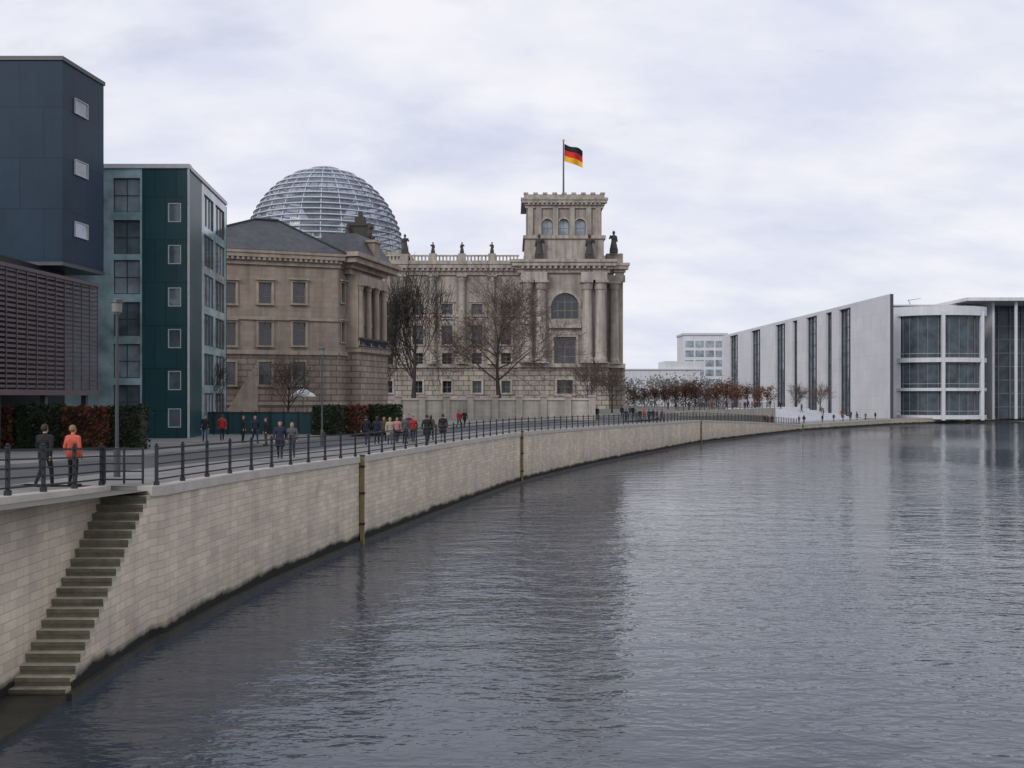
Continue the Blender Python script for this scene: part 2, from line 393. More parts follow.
for z, hgt in ((4.6,.05),(4.84,.04),(5.06,.04),(5.28,.04),(5.48,.055)): mb = MB(); mb.box(-11.76, -10.62, YS+.34, YS+.38, z, z+hgt); mb.build('rail', M['iron'], gr)
for x in (-11.76, -11.2, -10.66): mb = MB(); mb.box(x, x+.05, YS+.33, YS+.39, 4.5, 5.56); mb.build('stile', M['iron'], gr)

# ------------------------------------------------------------------ facade tools
def wallp(mb, F, u0, u1, z0, z1, ops, depth, m=0):
    us = sorted({u0, u1, *[a for o in ops for a in o[:2] if u0 < a < u1]}); zs = sorted({z0, z1, *[a for o in ops for a in o[2:4] if z0 < a < z1]})
    for i in range(len(us)-1):
        for j in range(len(zs)-1):
            uc = (us[i]+us[i+1])/2; zc = (zs[j]+zs[j+1])/2
            if any(o[0] < uc < o[1] and o[2] < zc < o[3] for o in ops): continue
            mb.quad(F.p(us[i],0,zs[j]), F.p(us[i+1],0,zs[j]), F.p(us[i+1],0,zs[j+1]), F.p(us[i],0,zs[j+1]), m)
    for a, b_, c, e in [o[:4] for o in ops]:
        mb.quad(F.p(a,0,c), F.p(a,0,e), F.p(a,-depth,e), F.p(a,-depth,c), m); mb.quad(F.p(b_,0,c), F.p(b_,-depth,c), F.p(b_,-depth,e), F.p(b_,0,e), m)
        mb.quad(F.p(a,0,c), F.p(a,-depth,c), F.p(b_,-depth,c), F.p(b_,0,c), m); mb.quad(F.p(a,0,e), F.p(b_,0,e), F.p(b_,-depth,e), F.p(a,-depth,e), m)
def window(par, F, u0, u1, z0, z1, dep, fm, gm, nu=2, nz=2, fw=.1, sur=None, sw=.3, sd=.14, head=None):
    mb = MB(); d0 = -dep; d1 = -dep+.1
    mb.fbox(F, u0, u0+fw, d0, d1, z0, z1); mb.fbox(F, u1-fw, u1, d0, d1, z0, z1)
    mb.fbox(F, u0+fw, u1-fw, d0, d1, z0, z0+fw); mb.fbox(F, u0+fw, u1-fw, d0, d1, z1-fw, z1)
    for i in range(1, nu):
        u = u0+(u1-u0)*i/nu; mb.fbox(F, u-fw*.35, u+fw*.35, d0, d1-.01, z0+fw, z1-fw)
    for i in range(1, nz):
        z = z0+(z1-z0)*i/nz; mb.fbox(F, u0+fw, u1-fw, d0, d1-.022, z-fw*.35, z+fw*.35)
    mats = [fm]
    if sur:
        mats.append(sur)
        mb.fbox(F, u0-sw, u0, .002, sd, z0, z1, 1); mb.fbox(F, u1, u1+sw, .002, sd, z0, z1, 1)
        mb.fbox(F, u0-sw, u1+sw, .002, sd+.02, z1, z1+sw, 1); mb.fbox(F, u0-sw*1.2, u1+sw*1.2, .002, sd+.1, z0-sw*.8, z0, 1)
        if head == 'cornice': mb.fbox(F, u0-sw*1.5, u1+sw*1.5, .002, sd+.22, z1+sw, z1+sw*1.7, 1)
        if head == 'ped':
            a = F.p(u0-sw*1.6, 0, z1+sw); b_ = F.p(u1+sw*1.6, 0, z1+sw); c = F.p((u0+u1)/2, 0, z1+sw*2.9)
            a2 = F.p(u0-sw*1.6, sd+.2, z1+sw); b2 = F.p(u1+sw*1.6, sd+.2, z1+sw); c2 = F.p((u0+u1)/2, sd+.2, z1+sw*2.9)
            mb.add([a,b_,c,a2,b2,c2], [(3,4,5),(0,3,5,2),(1,2,5,4),(0,1,4,3)], 1)
    w = mb.build('window', mats, par)
    g = MB()
    g.quad(F.p(u0,d0+.04,z0), F.p(u1,d0+.04,z0), F.p(u1,d0+.04,z1), F.p(u0,d0+.04,z1)); g.build('pane', gm, w)
    return w
def archfill(mb, F, u0, u1, zs, z1, d, m=0, n=8):
    uc = (u0+u1)/2; r = (u1-u0)/2
    for s in (-1, 1):
        pts = [(uc+s*r*math.cos(t*math.pi/2/n), zs+(z1-zs)*math.sin(t*math.pi/2/n)) for t in range(n+1)]
        for i in range(n):
            a, b_ = pts[i], pts[i+1]
            p = [F.p(a[0],d,a[1]), F.p(b_[0],d,b_[1]), F.p(b_[0],d,z1+.004), F.p(a[0],d,z1+.004)]
            mb.quad(*p, m)
            mb.quad(F.p(a[0],d,a[1]), F.p(b_[0],d,b_[1]), F.p(b_[0],d-.6,b_[1]), F.p(a[0],d-.6,a[1]), m)
def archring(mb, F, u0, u1, zs, z1, w, d, m=0, n=14):
    uc = (u0+u1)/2; r = (u1-u0)/2; h = z1-zs
    for i in range(n):
        t0 = math.pi*i/n; t1 = math.pi*(i+1)/n
        q = []
        for t in (t0, t1):
            q.append((F.p(uc+r*math.cos(t), d, zs+h*math.sin(t)), F.p(uc+(r+w)*math.cos(t), d, zs+(h+w)*math.sin(t)), F.p(uc+(r+w)*math.cos(t), .002, zs+(h+w)*math.sin(t))))
        mb.quad(q[0][0], q[0][1], q[1][1], q[1][0], m); mb.quad(q[0][1], q[0][2], q[1][2], q[1][1], m)
def column(par, F, u, d, r, z0, z1, mat, name='column'):
    x, y, _ = F.p(u, d, 0); mb = MB(); h = z1-z0
    mb.lathe((x, y), [(r*1.25,z0+.0),(r*1.25,z0+r*.5),(r*1.05,z0+r*.9),(r,z0+r*1.1),(r*.98,z0+h*.4),(r*.84,z1-r*1.8),(r*1.0,z1-r*1.6),(r*1.2,z1-r*.5),(r*1.3,z1-r*.45)], 14)
    mb.fbox(Frame((x, y), F.u), -r*1.4, r*1.4, -r*1.4, r*1.4, z1-r*.45, z1); mb.fbox(Frame((x, y), F.u), -r*1.4, r*1.4, -r*1.4, r*1.4, z0-.25, z0+.002)
    return mb.build(name, mat, par)
def cornice(mb, F, u0, u1, z0, z1, proj, m=0, dent=None, ret=True):
    h = z1-z0; e = (lambda p: p) if ret else (lambda p: 0)
    for a, b_, p in ((0,.28,.3),(.28,.5,.5),(.5,.78,.85),(.78,1,1)):
        q = proj*p; mb.fbox(F, u0-e(q), u1+e(q), -.4, q, z0+h*a, z0+h*b_, m)
    if dent:
        k = int((u1-u0)/dent)
        for i in range(k):
            u = u0+(i+.5)*(u1-u0)/k; mb.fbox(F, u-dent*.25, u+dent*.25, proj*.5, proj*.78, z0+h*.3, z0+h*.5-.002, m)
def balustrade(mb, F, u0, u1, d, z0, z1, step, m=0):
    h = z1-z0; mb.fbox(F, u0, u1, d-.45, d, z0, z0+h*.2, m); mb.fbox(F, u0, u1, d-.45, d, z1-h*.2, z1, m)
    k = int((u1-u0)/step)
    for i in range(k):
        u = u0+(i+.5)*(u1-u0)/k; mb.fbox(F, u-step*.22, u+step*.22, d-.38, d-.08, z0+h*.2, z1-h*.2, m)

# ------------------------------------------------------------------ parliament building
Y0 = 215.0
PB = root('parliament_building', (-5, Y0, 4), 'large grey sandstone parliament with glass dome and square corner tower', 'building')
F = Frame((0, Y0), (1, 0)); px2 = lambda p: XP(p, Y0); pz = lambda y: ZP(y, Y0)
cols = [388, 418, 447, 477, 506]; rows = [(311,14,11,'cornice'),(335,19,11,'ped'),(359,12,10,None)]
uL, uR = px2(300), px2(520)
ops = [(px2(c-w/2), px2(c+w/2), pz(y+h/2), pz(y-h/2)) for c in cols for y, h, w, _ in rows]
bops = [(px2(c-4.5), px2(c+4.5), pz(393), pz(381)) for c in cols]
mb = MB(); wallp(mb, F, uL, uR, 13.3, 36, ops, .7); mb.build('upper_wall', M['parl'], PB)
mb = MB(); wallp(mb, F, uL, uR, 2, 13.3, bops, .7); mb.build('base_wall', M['parl_base'], PB)
mb = MB(); mb.fbox(F, uL, uR-.1, -42, -1.2, 2, 36.2); mb.build('roof', M['slate'], PB)
for c in cols:
    for y, h, w, hd in rows: window(PB, F, px2(c-w/2), px2(c+w/2), pz(y+h/2), pz(y-h/2), .6, M['wframe'], M['glass'], 2, 3, .13, M['parl_trim'], .38, .2, hd)
    window(PB, F, px2(c-4.5), px2(c+4.5), pz(393), pz(381), .6, M['wframe'], M['glass'], 2, 2, .12, M['parl_trim'], .4, .15)
mb = MB(); mb.fbox(F, uL, uR, .002, .55, 13.3, 14.1); mb.build('string_course', M['parl_trim'], PB)
mb = MB(); mb.fbox(F, uL, uR, .002, .3, 24.2, 24.7); mb.build('string_course', M['parl_trim'], PB)
mb = MB(); cornice(mb, F, uL, uR, 33.2, 36, 1.5, 0, 1.1, False); mb.build('cornice', M['parl_trim'], PB)
mb = MB(); balustrade(mb, F, uL, uR-.2, .4, 36.003, 37.5, .75)
for p in (405,433,462,492,376,350): mb.fbox(F, px2(p)-.8, px2(p)+.8, -.4, .6, 36.003, 37.8)
mb.build('balustrade', M['parl_trim'], PB)
for p in (403,433,462,492): column(PB, F, px2(p), .35, .75, 14.3, 33.1, M['parl_trim'])
FT = Frame((0, Y0-3), (1, 0)); Yt = Y0-3; tx = lambda p: XP(p, Yt); tz = lambda y: ZP(y, Yt)
a0, a1 = tx(520), tx(607)
W1 = (tx(551), tx(579), tz(319), tz(293)); W2 = (tx(554), tx(576), tz(366), tz(337)); W3 = (tx(557), tx(573), tz(394), tz(380))
mb = MB(); wallp(mb, FT, a0, a1, 13.3, 36, [W1, W2], .9); zsp = W1[3]-(W1[1]-W1[0])/2; archfill(mb, FT, W1[0], W1[1], zsp, W1[3], 0)
mb.fbox(FT, a0, a0+.05, -24, 0, 13.3, 36); mb.fbox(FT, a1-.05, a1, -24, 0, 13.3, 36); mb.build('tower_wall', M['parl'], PB)
mb = MB(); wallp(mb, FT, a0-.3, a1+.3, 2, 13.3, [W3], .9); mb.fbox(FT, a0-.35, a0-.3, -5, 0, 2, 13.3); mb.fbox(FT, a1+.3, a1+.35, -5, 0, 2, 13.3); mb.build('tower_base', M['parl_base'], PB)
mb = MB(); mb.fbox(FT, a0+.1, a1-.1, -23.9, -1.3, 2, 36); mb.build('tower_core', M['parl'], PB)
window(PB, FT, *W1, .8, M['wframe'], M['glass'], 4, 3, .18); window(PB, FT, *W2, .8, M['wframe'], M['glass'], 2, 3, .18, M['parl_trim'], .5, .3, 'ped'); window(PB, FT, *W3, .8, M['wframe'], M['glass'], 2, 2, .15, M['parl_trim'], .45, .2)
mb = MB(); archring(mb, FT, W1[0], W1[1], zsp, W1[3], .6, .3); mb.build('arch_moulding', M['parl_trim'], PB)
mb = MB(); mb.fbox(FT, a0-.5, a1+.5, .002, .7, 13.3, 14.1); mb.build('tower_string_course', M['parl_trim'], PB)
mb = MB(); mb.fbox(FT, tx(549), tx(581), .002, .9, 21.6, 22.4); mb.build('balcony_slab', M['parl_trim'], PB)
for p in (527, 541, 587, 600): column(PB, FT, tx(p), .6, 1.15, 14.4, 31.6, M['parl_trim'])
for p in (534, 593.5):
    mb = MB(); mb.fbox(FT, tx(p-13), tx(p+13), .002, 1.9, 31.6, 33.3); mb.build('entablature', M['parl_trim'], PB)
mb = MB(); cornice(mb, FT, a0, a1, 33.3, 36, 2.0, 0, 1.1); mb.build('tower_cornice', M['parl_trim'], PB)
b0, b1 = tx(525), tx(604)
mb = MB(); mb.fbox(FT, b0, b1, -19, -.4, 37.0, 40.6); mb.fbox(FT, b0-.4, b1+.4, -19.4, 0, 40.6, 41.3); mb.fbox(FT, b0-.3, b1+.3, -19.3, -.1, 36.004, 37.0)
mb.build('tower_attic', M['parl_trim'], PB)
FU = Frame((0, Yt+1.2), (1, 0)); c0, c1 = tx(527), tx(602)
aw = [(tx(p-5.5), tx(p+5.5), tz(236), tz(218)) for p in (547.5, 564, 580.5)]
mb = MB(); wallp(mb, FU, c0, c1, 41.3, 48.2, aw, .8)
for w in aw: archfill(mb, FU, w[0], w[1], w[3]-(w[1]-w[0])/2, w[3], 0)
mb.fbox(FU, c0, c0+.05, -16, 0, 41.3, 48.2); mb.fbox(FU, c1-.05, c1, -16, 0, 41.3, 48.2); mb.fbox(FU, c0+.05, c1-.05, -16, -1.2, 41.3, 48.2)
mb.build('tower_top', M['parl'], PB)
for w in aw: window(PB, FU, *w, .7, M['wframe'], M['glass_sky'], 2, 2, .14)
for w in aw: mb = MB(); archring(mb, FU, w[0], w[1], w[3]-(w[1]-w[0])/2, w[3], .4, .25); mb.build('arch_moulding', M['parl_trim'], PB)
for p in (530.5, 539, 555.7, 572.3, 589, 598.5): mb = MB(); mb.fbox(FU, tx(p)-.55, tx(p)+.55, .002, .5, 41.302, 47.2); mb.build('pilaster', M['parl_trim'], PB)
mb = MB(); cornice(mb, FU, c0, c1, 47.2, 49.3, 1.3, 0, .9); mb.fbox(FU, c0-1.2, c1+1.2, -16.5, -.4, 49.0, 49.296)
mb.fbox(FU, c0-.6, c1+.6, -.5, .5, 49.3, 50.1); mb.fbox(FU, c1-.4, c1+.6, -15, -.52, 49.3, 50.1); mb.fbox(FU, c0-.6, c0+.4, -15, -.52, 49.3, 50.1)
for i in range(9):
    u = c0-.2+(c1-c0+.4)*i/8; mb.fbox(FU, u-.5, u+.5, -.6, .6, 50.1, 50.5)
mb.build('tower_parapet', M['parl_trim'], PB)
FC = Frame((0, Y0+2.5), (1, 0)); e0, e1 = a1+.4, XP(623, Y0+2.5)
mb = MB(); mb.fbox(FC, e0, e1, -24, 0, 13.3, 33.3); mb.build('corner_wall', M['parl'], PB)
mb = MB(); mb.fbox(FC, e0, e1+.4, -24, .4, 2, 13.3); mb.build('corner_base', M['parl_base'], PB)
mb = MB(); cornice(mb, FC, e0+2.4, e1-.3, 33.3, 36, 1.6, 0, 1.1); mb.fbox(FC, e0, e1, -24, .1, 36.002, 38.2); mb.fbox(FC, e0, e1+.3, .1, 1.6, 31.9, 33.29); mb.build('corner_cornice', M['parl_trim'], PB)
mb = MB(); mb.fbox(FC, e0, e1+.3, .402, 1.9, 13.3, 14.2); mb.build('corner_ledge', M['parl_trim'], PB)
column(PB, FC, XP(615, Y0), 1.0, 1.0, 14.4, 31.9, M['parl_trim'])
mb = MB(); mb.box(-72, -26, 243, 292, 34, 41.2); mb.box(-73, -25, 242, 293, 41.2, 42.2); mb.build('dome_drum', M['parl_trim'], PB)
tX, tY = XP(360, 242), 240.0
mb = MB(); FTt = Frame((tX, tY), (1, 0))
mb.fbox(FTt, -3.2, 3.2, -6, 0, 36, 45); cornice(mb, FTt, -3.2, 3.2, 44, 45.3, .7); mb.fbox(FTt, -2.4, 2.4, -5.5, -.6, 45.3, 48.2); mb.fbox(FTt, -2.8, 2.8, -6, -.3, 48.2, 48.8); mb.fbox(FTt, -1.2, 1.2, -4.5, -1.4, 48.8, 50.6); mb.fbox(FTt, -.5, .5, -3.6, -2.4, 50.6, 52)
for s in (-1, 1): mb.lathe((tX+s*2.6, tY-.4), [(.6,45.3),(.7,46.2),(.35,47),(.5,47.6),(.2,48.4)], 8)
mb.build('roof_turret', M['statue'], PB)
dc = (XP(325, 265), 265.0); DR = 20.5; DZ = 43.5; DH = 23.8
def dp(t, a, k=1.0): return (dc[0]+DR*k*math.cos(t)*math.cos(a), dc[1]+DR*k*math.cos(t)*math.sin(a), DZ+DH*k*math.sin(t))
mb = MB(); nt_, na = 22, 48; tt = [R(-4)+(R(80)-R(-4))*i/nt_ for i in range(nt_+1)]
vs = [dp(t, 2*math.pi*j/na) for t in tt for j in range(na)]
fs = [(i*na+j, i*na+(j+1) % na, (i+1)*na+(j+1) % na, (i+1)*na+j) for i in range(nt_) for j in range(na)]
mb.add(vs, fs); dome = mb.build('dome', M['domeglass'], PB)
for k in range(17):
    sz = -.02+(math.sin(R(80))+.02)*k/16; t = math.asin(sz); mb = MB(); na2 = 60
    for j in range(na2):
        p = dp(t, 2*math.pi*j/na2, 1.006); q = dp(t, 2*math.pi*(j+1)/na2, 1.006)
        mb.tube(p, q, .23, .23, 5, 0, False)
    vs = []
    for j in range(na2+1):
        a = 2*math.pi*j/na2; x, y, z = dp(t, a, 1.006); x2, y2, z2 = dp(t, a, 1.03); vs += [(x, y, z+.05), (x2, y2, z-.1)]
    mb.add(vs, [(2*j, 2*j+1, 2*j+3, 2*j+2) for j in range(na2)])
    mb.build('ring', M['steel'], dome)
for j in range(24):
    mb = MB(); a = 2*math.pi*(j+.5)/24
    for i in range(nt_): mb.tube(dp(tt[i], a, 1.0), dp(tt[i+1], a, 1.0), .16, .16, 4, 0, False)
    mb.build('rib', M['steel'], dome)
mb = MB(); mb.lathe(dc, [(1.6,DZ-2),(2.2,DZ+4),(4,DZ+10),(7.5,DZ+16),(8,DZ+16.5)], 24); mb.build('mirror_cone', M['glass_sky'], dome)
mb = MB(); hel = []
for j in range(200):
    a = j*.1; t = R(2)+R(60)*j/200; hel.append((a, t))
for (a, t), (a2, t2) in zip(hel[:-1], hel[1:]):
    p, q = dp(t, a, .95), dp(t2, a2, .95); p2, q2 = dp(t, a, .87), dp(t2, a2, .87)
    mb.quad(p, q, (q2[0],q2[1],q[2]), (p2[0],p2[1],p[2])); mb.quad(p, q, (q[0],q[1],q[2]+1.1), (p[0],p[1],p[2]+1.1))
mb.build('spiral_ramp', M['conc2'], dome)
mb = MB(); mb.lathe(dc, [(3.6,66.7),(3.8,67.3),(3.2,67.5),(.3,67.6)], 30); mb.build('top_ring', M['steel'], dome)
def statue(x, y, z, h, label, arm=1):
    r = root('roof_statue', (x, y, z), label, 'statue', 'dark statues along the parliament roof'); s = h/4.0
    mb = MB(); mb.box(x-.7*s, x+.7*s, y-.6*s, y+.6*s, z, z+.7*s); mb.build('pedestal', M['statue'], r)
    mb = MB(); mb.lathe((x, y), [(.72*s,z+.7*s),(.6*s,z+1.3*s),(.48*s,z+1.9*s),(.42*s,z+2.3*s),(.55*s,z+2.8*s),(.5*s,z+3.1*s),(.16*s,z+3.25*s),(.15*s,z+3.38*s),(.26*s,z+3.5*s),(.27*s,z+3.75*s),(.1*s,z+4.0*s)], 10)
    mb.tube((x+arm*.4*s,y,z+3.0*s), (x+arm*.8*s,y-.2*s,z+2.5*s), .18*s, .14*s, 6); mb.tube((x+arm*.8*s,y-.2*s,z+2.5*s), (x+arm*.6*s,y-.5*s,z+3.1*s), .14*s, .12*s, 6)
    mb.tube((x-arm*.42*s,y,z+3.0*s), (x-arm*.6*s,y-.1*s,z+2.0*s), .18*s, .13*s, 6)
    mb.build('figure', M['statue'], r)
for i, (p, lab) in enumerate(((376,'roof statue beside the turret, first on the balustrade'),(405,'tall roof statue just right of the dome'),(433,'roof statue second to the right of the dome'),(462,'roof statue third to the right of the dome'),(492,'roof statue on the balustrade nearest the corner tower'))):
    statue(px2(p), Y0-.1, 37.8, 4.2 if p == 405 else 2.5, lab, 1 if i % 2 else -1)
for p, lab in ((539,'statue on the tower ledge at its left corner'),(589,'statue on the tower ledge at its right corner')):
    statue(tx(p), Yt-1.2, 36.004, 5.4, lab)
statue(XP(614.5, Y0), Y0+1.6, 38.2, 4.8, 'statue on the set back corner right of the tower', -1)
fx, fy = XP(563.5, 218), 218.0
fr = root('flagpole', (fx, fy, 49.3), 'tall thin flagpole on top of the corner tower', 'flagpole')
mb = MB(); mb.tube((fx,fy,49.2), (fx,fy,62.6), .22, .14, 8); mb.build('pole', M['lamp'], fr)
mb = MB(); mb.lathe((fx,fy), [(.1,62.6),(.28,62.85),(.28,63.05),(.05,63.3)], 8); mb.build('finial', M['gold'], fr)
mb = MB(); mb.lathe((fx,fy), [(.8,49.2),(.7,49.9),(.3,50.2)], 10); mb.build('socket', M['parl_trim'], fr)
mb = MB(); nu = 16
def fp(i, v):
    u = i/nu; return (fx+.2+u*4.0, fy+.45*math.sin(u*7+v*.8)*(.3+u), 62.2-v*1.25-u*u*1.3-.25*math.sin(u*5)-u*.5)
for v in range(3):
    for i in range(nu): mb.quad(fp(i, v+1), fp(i+1, v+1), fp(i+1, v), fp(i, v), v)
tag(mb.build('flag', [M['black'], M['red'], M['gold']], None, True, (fx,fy,58)), 'black, red and gold striped flag flying from the tower pole', 'flag')

# ------------------------------------------------------------------ brown sandstone palace
PC = root('sandstone_palace', (-22, 100, 4), 'brown sandstone palace with slate hip roof left of the dome', 'building')
F1 = Frame((XP(218,97), 97), (XP(338,101)-XP(218,97), 4)); L1 = math.hypot(XP(338,101)-XP(218,97), 4)
p1 = F1.p(L1, 0, 0); F2 = Frame((p1[0], p1[1]), (XP(380,112)-p1[0], 112-p1[1])); L2 = math.hypot(XP(380,112)-p1[0], 112-p1[1])
UL = -6.0; ops = []; bop = []
for p in (229, 265, 299):
    u = F1.up(p); Yp = F1.Y(u)
    for y, h in ((293,21),(334,23)): ops.append((u-.62, u+.62, ZP(y+h/2,Yp), ZP(y-h/2,Yp)))
    bop.append((u-.6, u+.6, ZP(385,Yp), ZP(362,Yp)))
mb = MB(); wallp(mb, F1, UL, L1, 11.2, 20.4, ops, .4)
side_ops = [(u-.45, u+.45, z, z+2.0) for u in (1.1, L2-1.0) for z in (12.6, 16.6)]
wallp(mb, F2, 0, L2, 11.2, 20.4, side_ops, .4); mb.build('upper_wall', M['brown'], PC)
mb = MB(); wallp(mb, F1, UL, L1, 3, 11.2, bop, .4); wallp(mb, F2, 0, L2, 3, 11.2, [], .4); mb.build('base_wall', M['brown_base'], PC)
for i, o in enumerate(ops): window(PC, F1, *o, .35, M['wframe'], M['glass'], 2, 3, .05, M['brown_trim'], .22, .14, 'ped' if i % 2 else 'cornice')
for o in bop: window(PC, F1, *o, .35, M['wframe'], M['glass'], 2, 2, .05, M['brown_trim'], .2, .1)
for o in side_ops: window(PC, F2, *o, .35, M['wframe'], M['glass'], 2, 3, .05, M['brown_trim'], .18, .12, 'cornice')
for Fr, u0, u1 in ((F1, UL, L1), (F2, .12, L2)):
    for d, za, zb_ in ((.22,11.2,11.6), (.16,14.6,14.9), (.12,6.2,6.5)):
        mb = MB(); mb.fbox(Fr, u0, u1, .002, d, za, zb_); mb.build('string_course', M['brown_trim'], PC)
mb = MB(); cornice(mb, F1, UL, L1, 20.0, 21.4, .75, 0, .5); cornice(mb, F2, .5, L2, 20.0, 21.38, .72, 0, .5, False); mb.build('cornice', M['brown_trim'], PC)
q0 = F1.p(UL, .8, 21.4); q1 = F1.p(L1+.7, .8, 21.4); q2 = F2.p(L2, .75, 21.4); q3 = (q2[0]+q0[0]-q1[0], q2[1]+q0[1]-q1[1], 21.4)
cx = (q0[0]+q2[0])/2-1.2; cy = (q0[1]+q2[1])/2; ra = (cx-1.2, cy-.5, 25.2); rb = (cx+1.0, cy+.4, 25.2)
mb = MB(); mb.add([q0,q1,q2,q3,ra,rb], [(0,1,5,4),(1,2,5),(2,3,4,5),(3,0,4)]); mb.build('roof', M['slate'], PC)
mb = MB(); mb.tube(ra, rb, .2, .2, 6); mb.tube(q1, rb, .14, .14, 6); mb.tube(q0, ra, .14, .14, 6); mb.build('ridge_cap', M['iron'], PC)
mb = MB(); mb.add([F1.p(UL,-.5,3),F1.p(L1-.4,-.5,3),F2.p(L2,-.5,3),(q3[0],q3[1],3)]+[F1.p(UL,-.5,21.3),F1.p(L1-.4,-.5,21.3),F2.p(L2,-.5,21.3),(q3[0],q3[1],21.3)], [(0,1,5,4),(1,2,6,5),(2,3,7,6),(3,0,4,7)]); mb.build('inner_wall', M['dark'], PC)
u0, u1 = 2.0, 9.6
mb = MB(); mb.fbox(F2, u0, u1, .003, 1.6, 3, 11.6); mb.fbox(F2, u0-.15, u1+.15, .004, 1.9, 11.6, 12.1); mb.build('bay_base', M['brown_base'], PC)
mb = MB(); mb.fbox(F2, u0, u1, .003, 1.6, 18.6, 19.6); cornice(mb, F2, u0, u1, 19.6, 21.6, 2.3); mb.fbox(F2, u0, u0+.7, .003, 1.3, 12.1, 18.6); mb.fbox(F2, u1-.7, u1, .003, 1.3, 12.1, 18.6); mb.build('bay_entablature', M['brown_trim'], PC)
for k in range(4): column(PC, F2, u0+.5+(u1-u0-1.0)*k/3, 1.35, .34, 12.35, 18.6, M['brown_trim'])
for k in range(3):
    uc = u0+.5+(u1-u0-1.0)*(k+.5)/3
    mb = MB(); mb.fbox(F2, uc-.6, uc+.6, .01, .06, 12.6, 17.6); w = mb.build('window', M['wframe'], PC)
    mb = MB(); mb.fbox(F2, uc-.5, uc+.5, .062, .07, 12.7, 17.5); mb.build('pane', M['glass'], w)
mb = MB(); balustrade(mb, F2, u0, u1, 1.85, 12.1, 13.1, .35); mb.build('balcony', M['iron'], PC)
c = [F2.p(u0-.3,2.0,21.6), F2.p(u1+.3,2.0,21.6), F2.p(u1+.3,-4,21.6), F2.p(u0-.3,-4,21.6)]; t = [F2.p(u0+1,.6,24.0), F2.p(u1-1,.6,24.0), F2.p(u1-1,-3,24.0), F2.p(u0+1,-3,24.0)]
mb = MB(); mb.hexa(c+t); mb.build('bay_roof', M['slate'], PC)
mb = MB(); mb.fbox(F2, 5.0, 6.6, .4, 1.9, 21.62, 23.3); mb.fbox(F2, 4.8, 6.8, .2, 2.1, 23.3, 23.55); mb.build('dormer', M['brown_trim'], PC)
mb = MB(); FS = Frame(F1.p(0, 3.2, 0)[:2], F1.u)
for k in range(14): mb.fbox(FS, .6+k*.18, 3.4, -2.6, 0, 4+k*.38, 4+(k+1)*.38)
ub = [FS.p(.3,.3,4),FS.p(3.4,.3,4),FS.p(3.4,.0,4),FS.p(.3,.0,4),FS.p(.3,.3,5.2),FS.p(3.4,.3,10.4),FS.p(3.4,.0,10.4),FS.p(.3,.0,5.2)]
mb.hexa(ub); mb.build('outside_stair', M['brown_trim'], PC)

# ------------------------------------------------------------------ modern blocks on the left
NB = root('office_block', (-30, 60, 4), 'dark blue panelled office block overhanging the brown louvred floors', 'building')
FR = Frame((-27, 60), (.5, 4.9)); cA = FR.p(4.92, 0, 0)
def ublock(g, za, zb):
    a = [(-48,60-g),(-27+g,60-g),(cA[0]+g,cA[1]+g),(-48,cA[1]+g)]; return [(x,y,za) for x, y in a]+[(x,y,zb) for x, y in a]
mb = MB(); mb.hexa(ublock(0, 15.1, 27.2)); mb.build('upper_block', M['navy'], NB)
mb = MB(); mb.hexa(ublock(.08, 27.2, 27.45)); mb.build('roof_edge', M['lamp'], NB)
mb = MB(); mb.hexa(ublock(.06, 14.9, 15.1)); mb.build('bottom_edge', M['lamp'], NB)
for py in (109, 169.5, 231):
    u = 1.35; z = ZP(py, 62); window(NB, FR, u, u+1.5, z-.45, z+.5, -.004, M['frame'], M['glass_sky'], 1, 1, .05)
mb = MB(); mb.box(-48, -28.4, 47, 63.5, 3.5, 14.9); mb.build('lower_core', M['dark'], NB)
FL = Frame((-26.9, 42), (1.4, 19.5)); LL = 19.55
for k in range(24):
    z = 7.5+k*.265; mb = MB(); mb.fbox(FL, 0, LL, -.25, .0, z, z+.14); mb.build('louvre', M['louvre'], NB)
for k in range(21): mb = MB(); mb.fbox(FL, k*.975, k*.975+.05, .004, .05, 7.402, 13.748); mb.build('louvre_post', M['louvre'], NB)
mb = MB(); mb.fbox(FL, -.1, LL+.1, -.6, .08, 13.75, 13.95); mb.build('louvre_frame', M['louvre'], NB)
mb = MB(); mb.fbox(FL, -.1, LL+.1, -.6, .08, 7.1, 7.4); mb.build('louvre_frame', M['louvre'], NB)
for k in range(5): mb = MB(); mb.fbox(FL, .3+k*4.6, .6+k*4.6, -.6, -.3, 3.5, 7.1); mb.build('pillar', M['lamp'], NB)

TB = root('glass_block', (-26, 70, 4), 'dark teal glass block with square windows beside the brown palace', 'building')
FB = Frame((-36, 70), (1, 0)); B1 = 36+XP(188, 70); uB = lambda p: 36+XP(p, 70); zB = lambda y: ZP(y, 70)
sq = [(uB(168), uB(181), zB(y+9.5), zB(y-9.5)) for y in (212.5,254.5,297,338.5,380.5,418)]
lg = [(uB(113), uB(140), zB(y+17), zB(y-17)) for y in (195,237,277,319,361,402)]
mb = MB(); wallp(mb, FB, uB(142), B1, 3, 23, sq, .15); mb.build('panel_wall', M['teal'], TB)
mb = MB(); wallp(mb, FB, 0, uB(142), 3, 23, lg, .3); mb.build('glazed_wall', M['pale_teal'], TB)
for o in sq: window(TB, FB, *o, .1, M['frame'], M['glass_mid'], 1, 1, .06)
for i, o in enumerate(lg): window(TB, FB, *o, .25, M['lamp'], M['glass_mid'] if i % 2 else M['glass_sky'], 2, 2, .06)
bx, by = XP(226,83.5), 83.5
FB2 = Frame((XP(188,70), 70), (bx-XP(188,70), 13.5)); LB2 = math.hypot(bx-XP(188,70), 13.5)
sops = []
for k in range(6):
    z = 4.9+k*3.0
    for ua, ub_ in ((5.2, 8.6), (9.3, 12.9)): sops.append((ua, ub_, z, z+2.4))
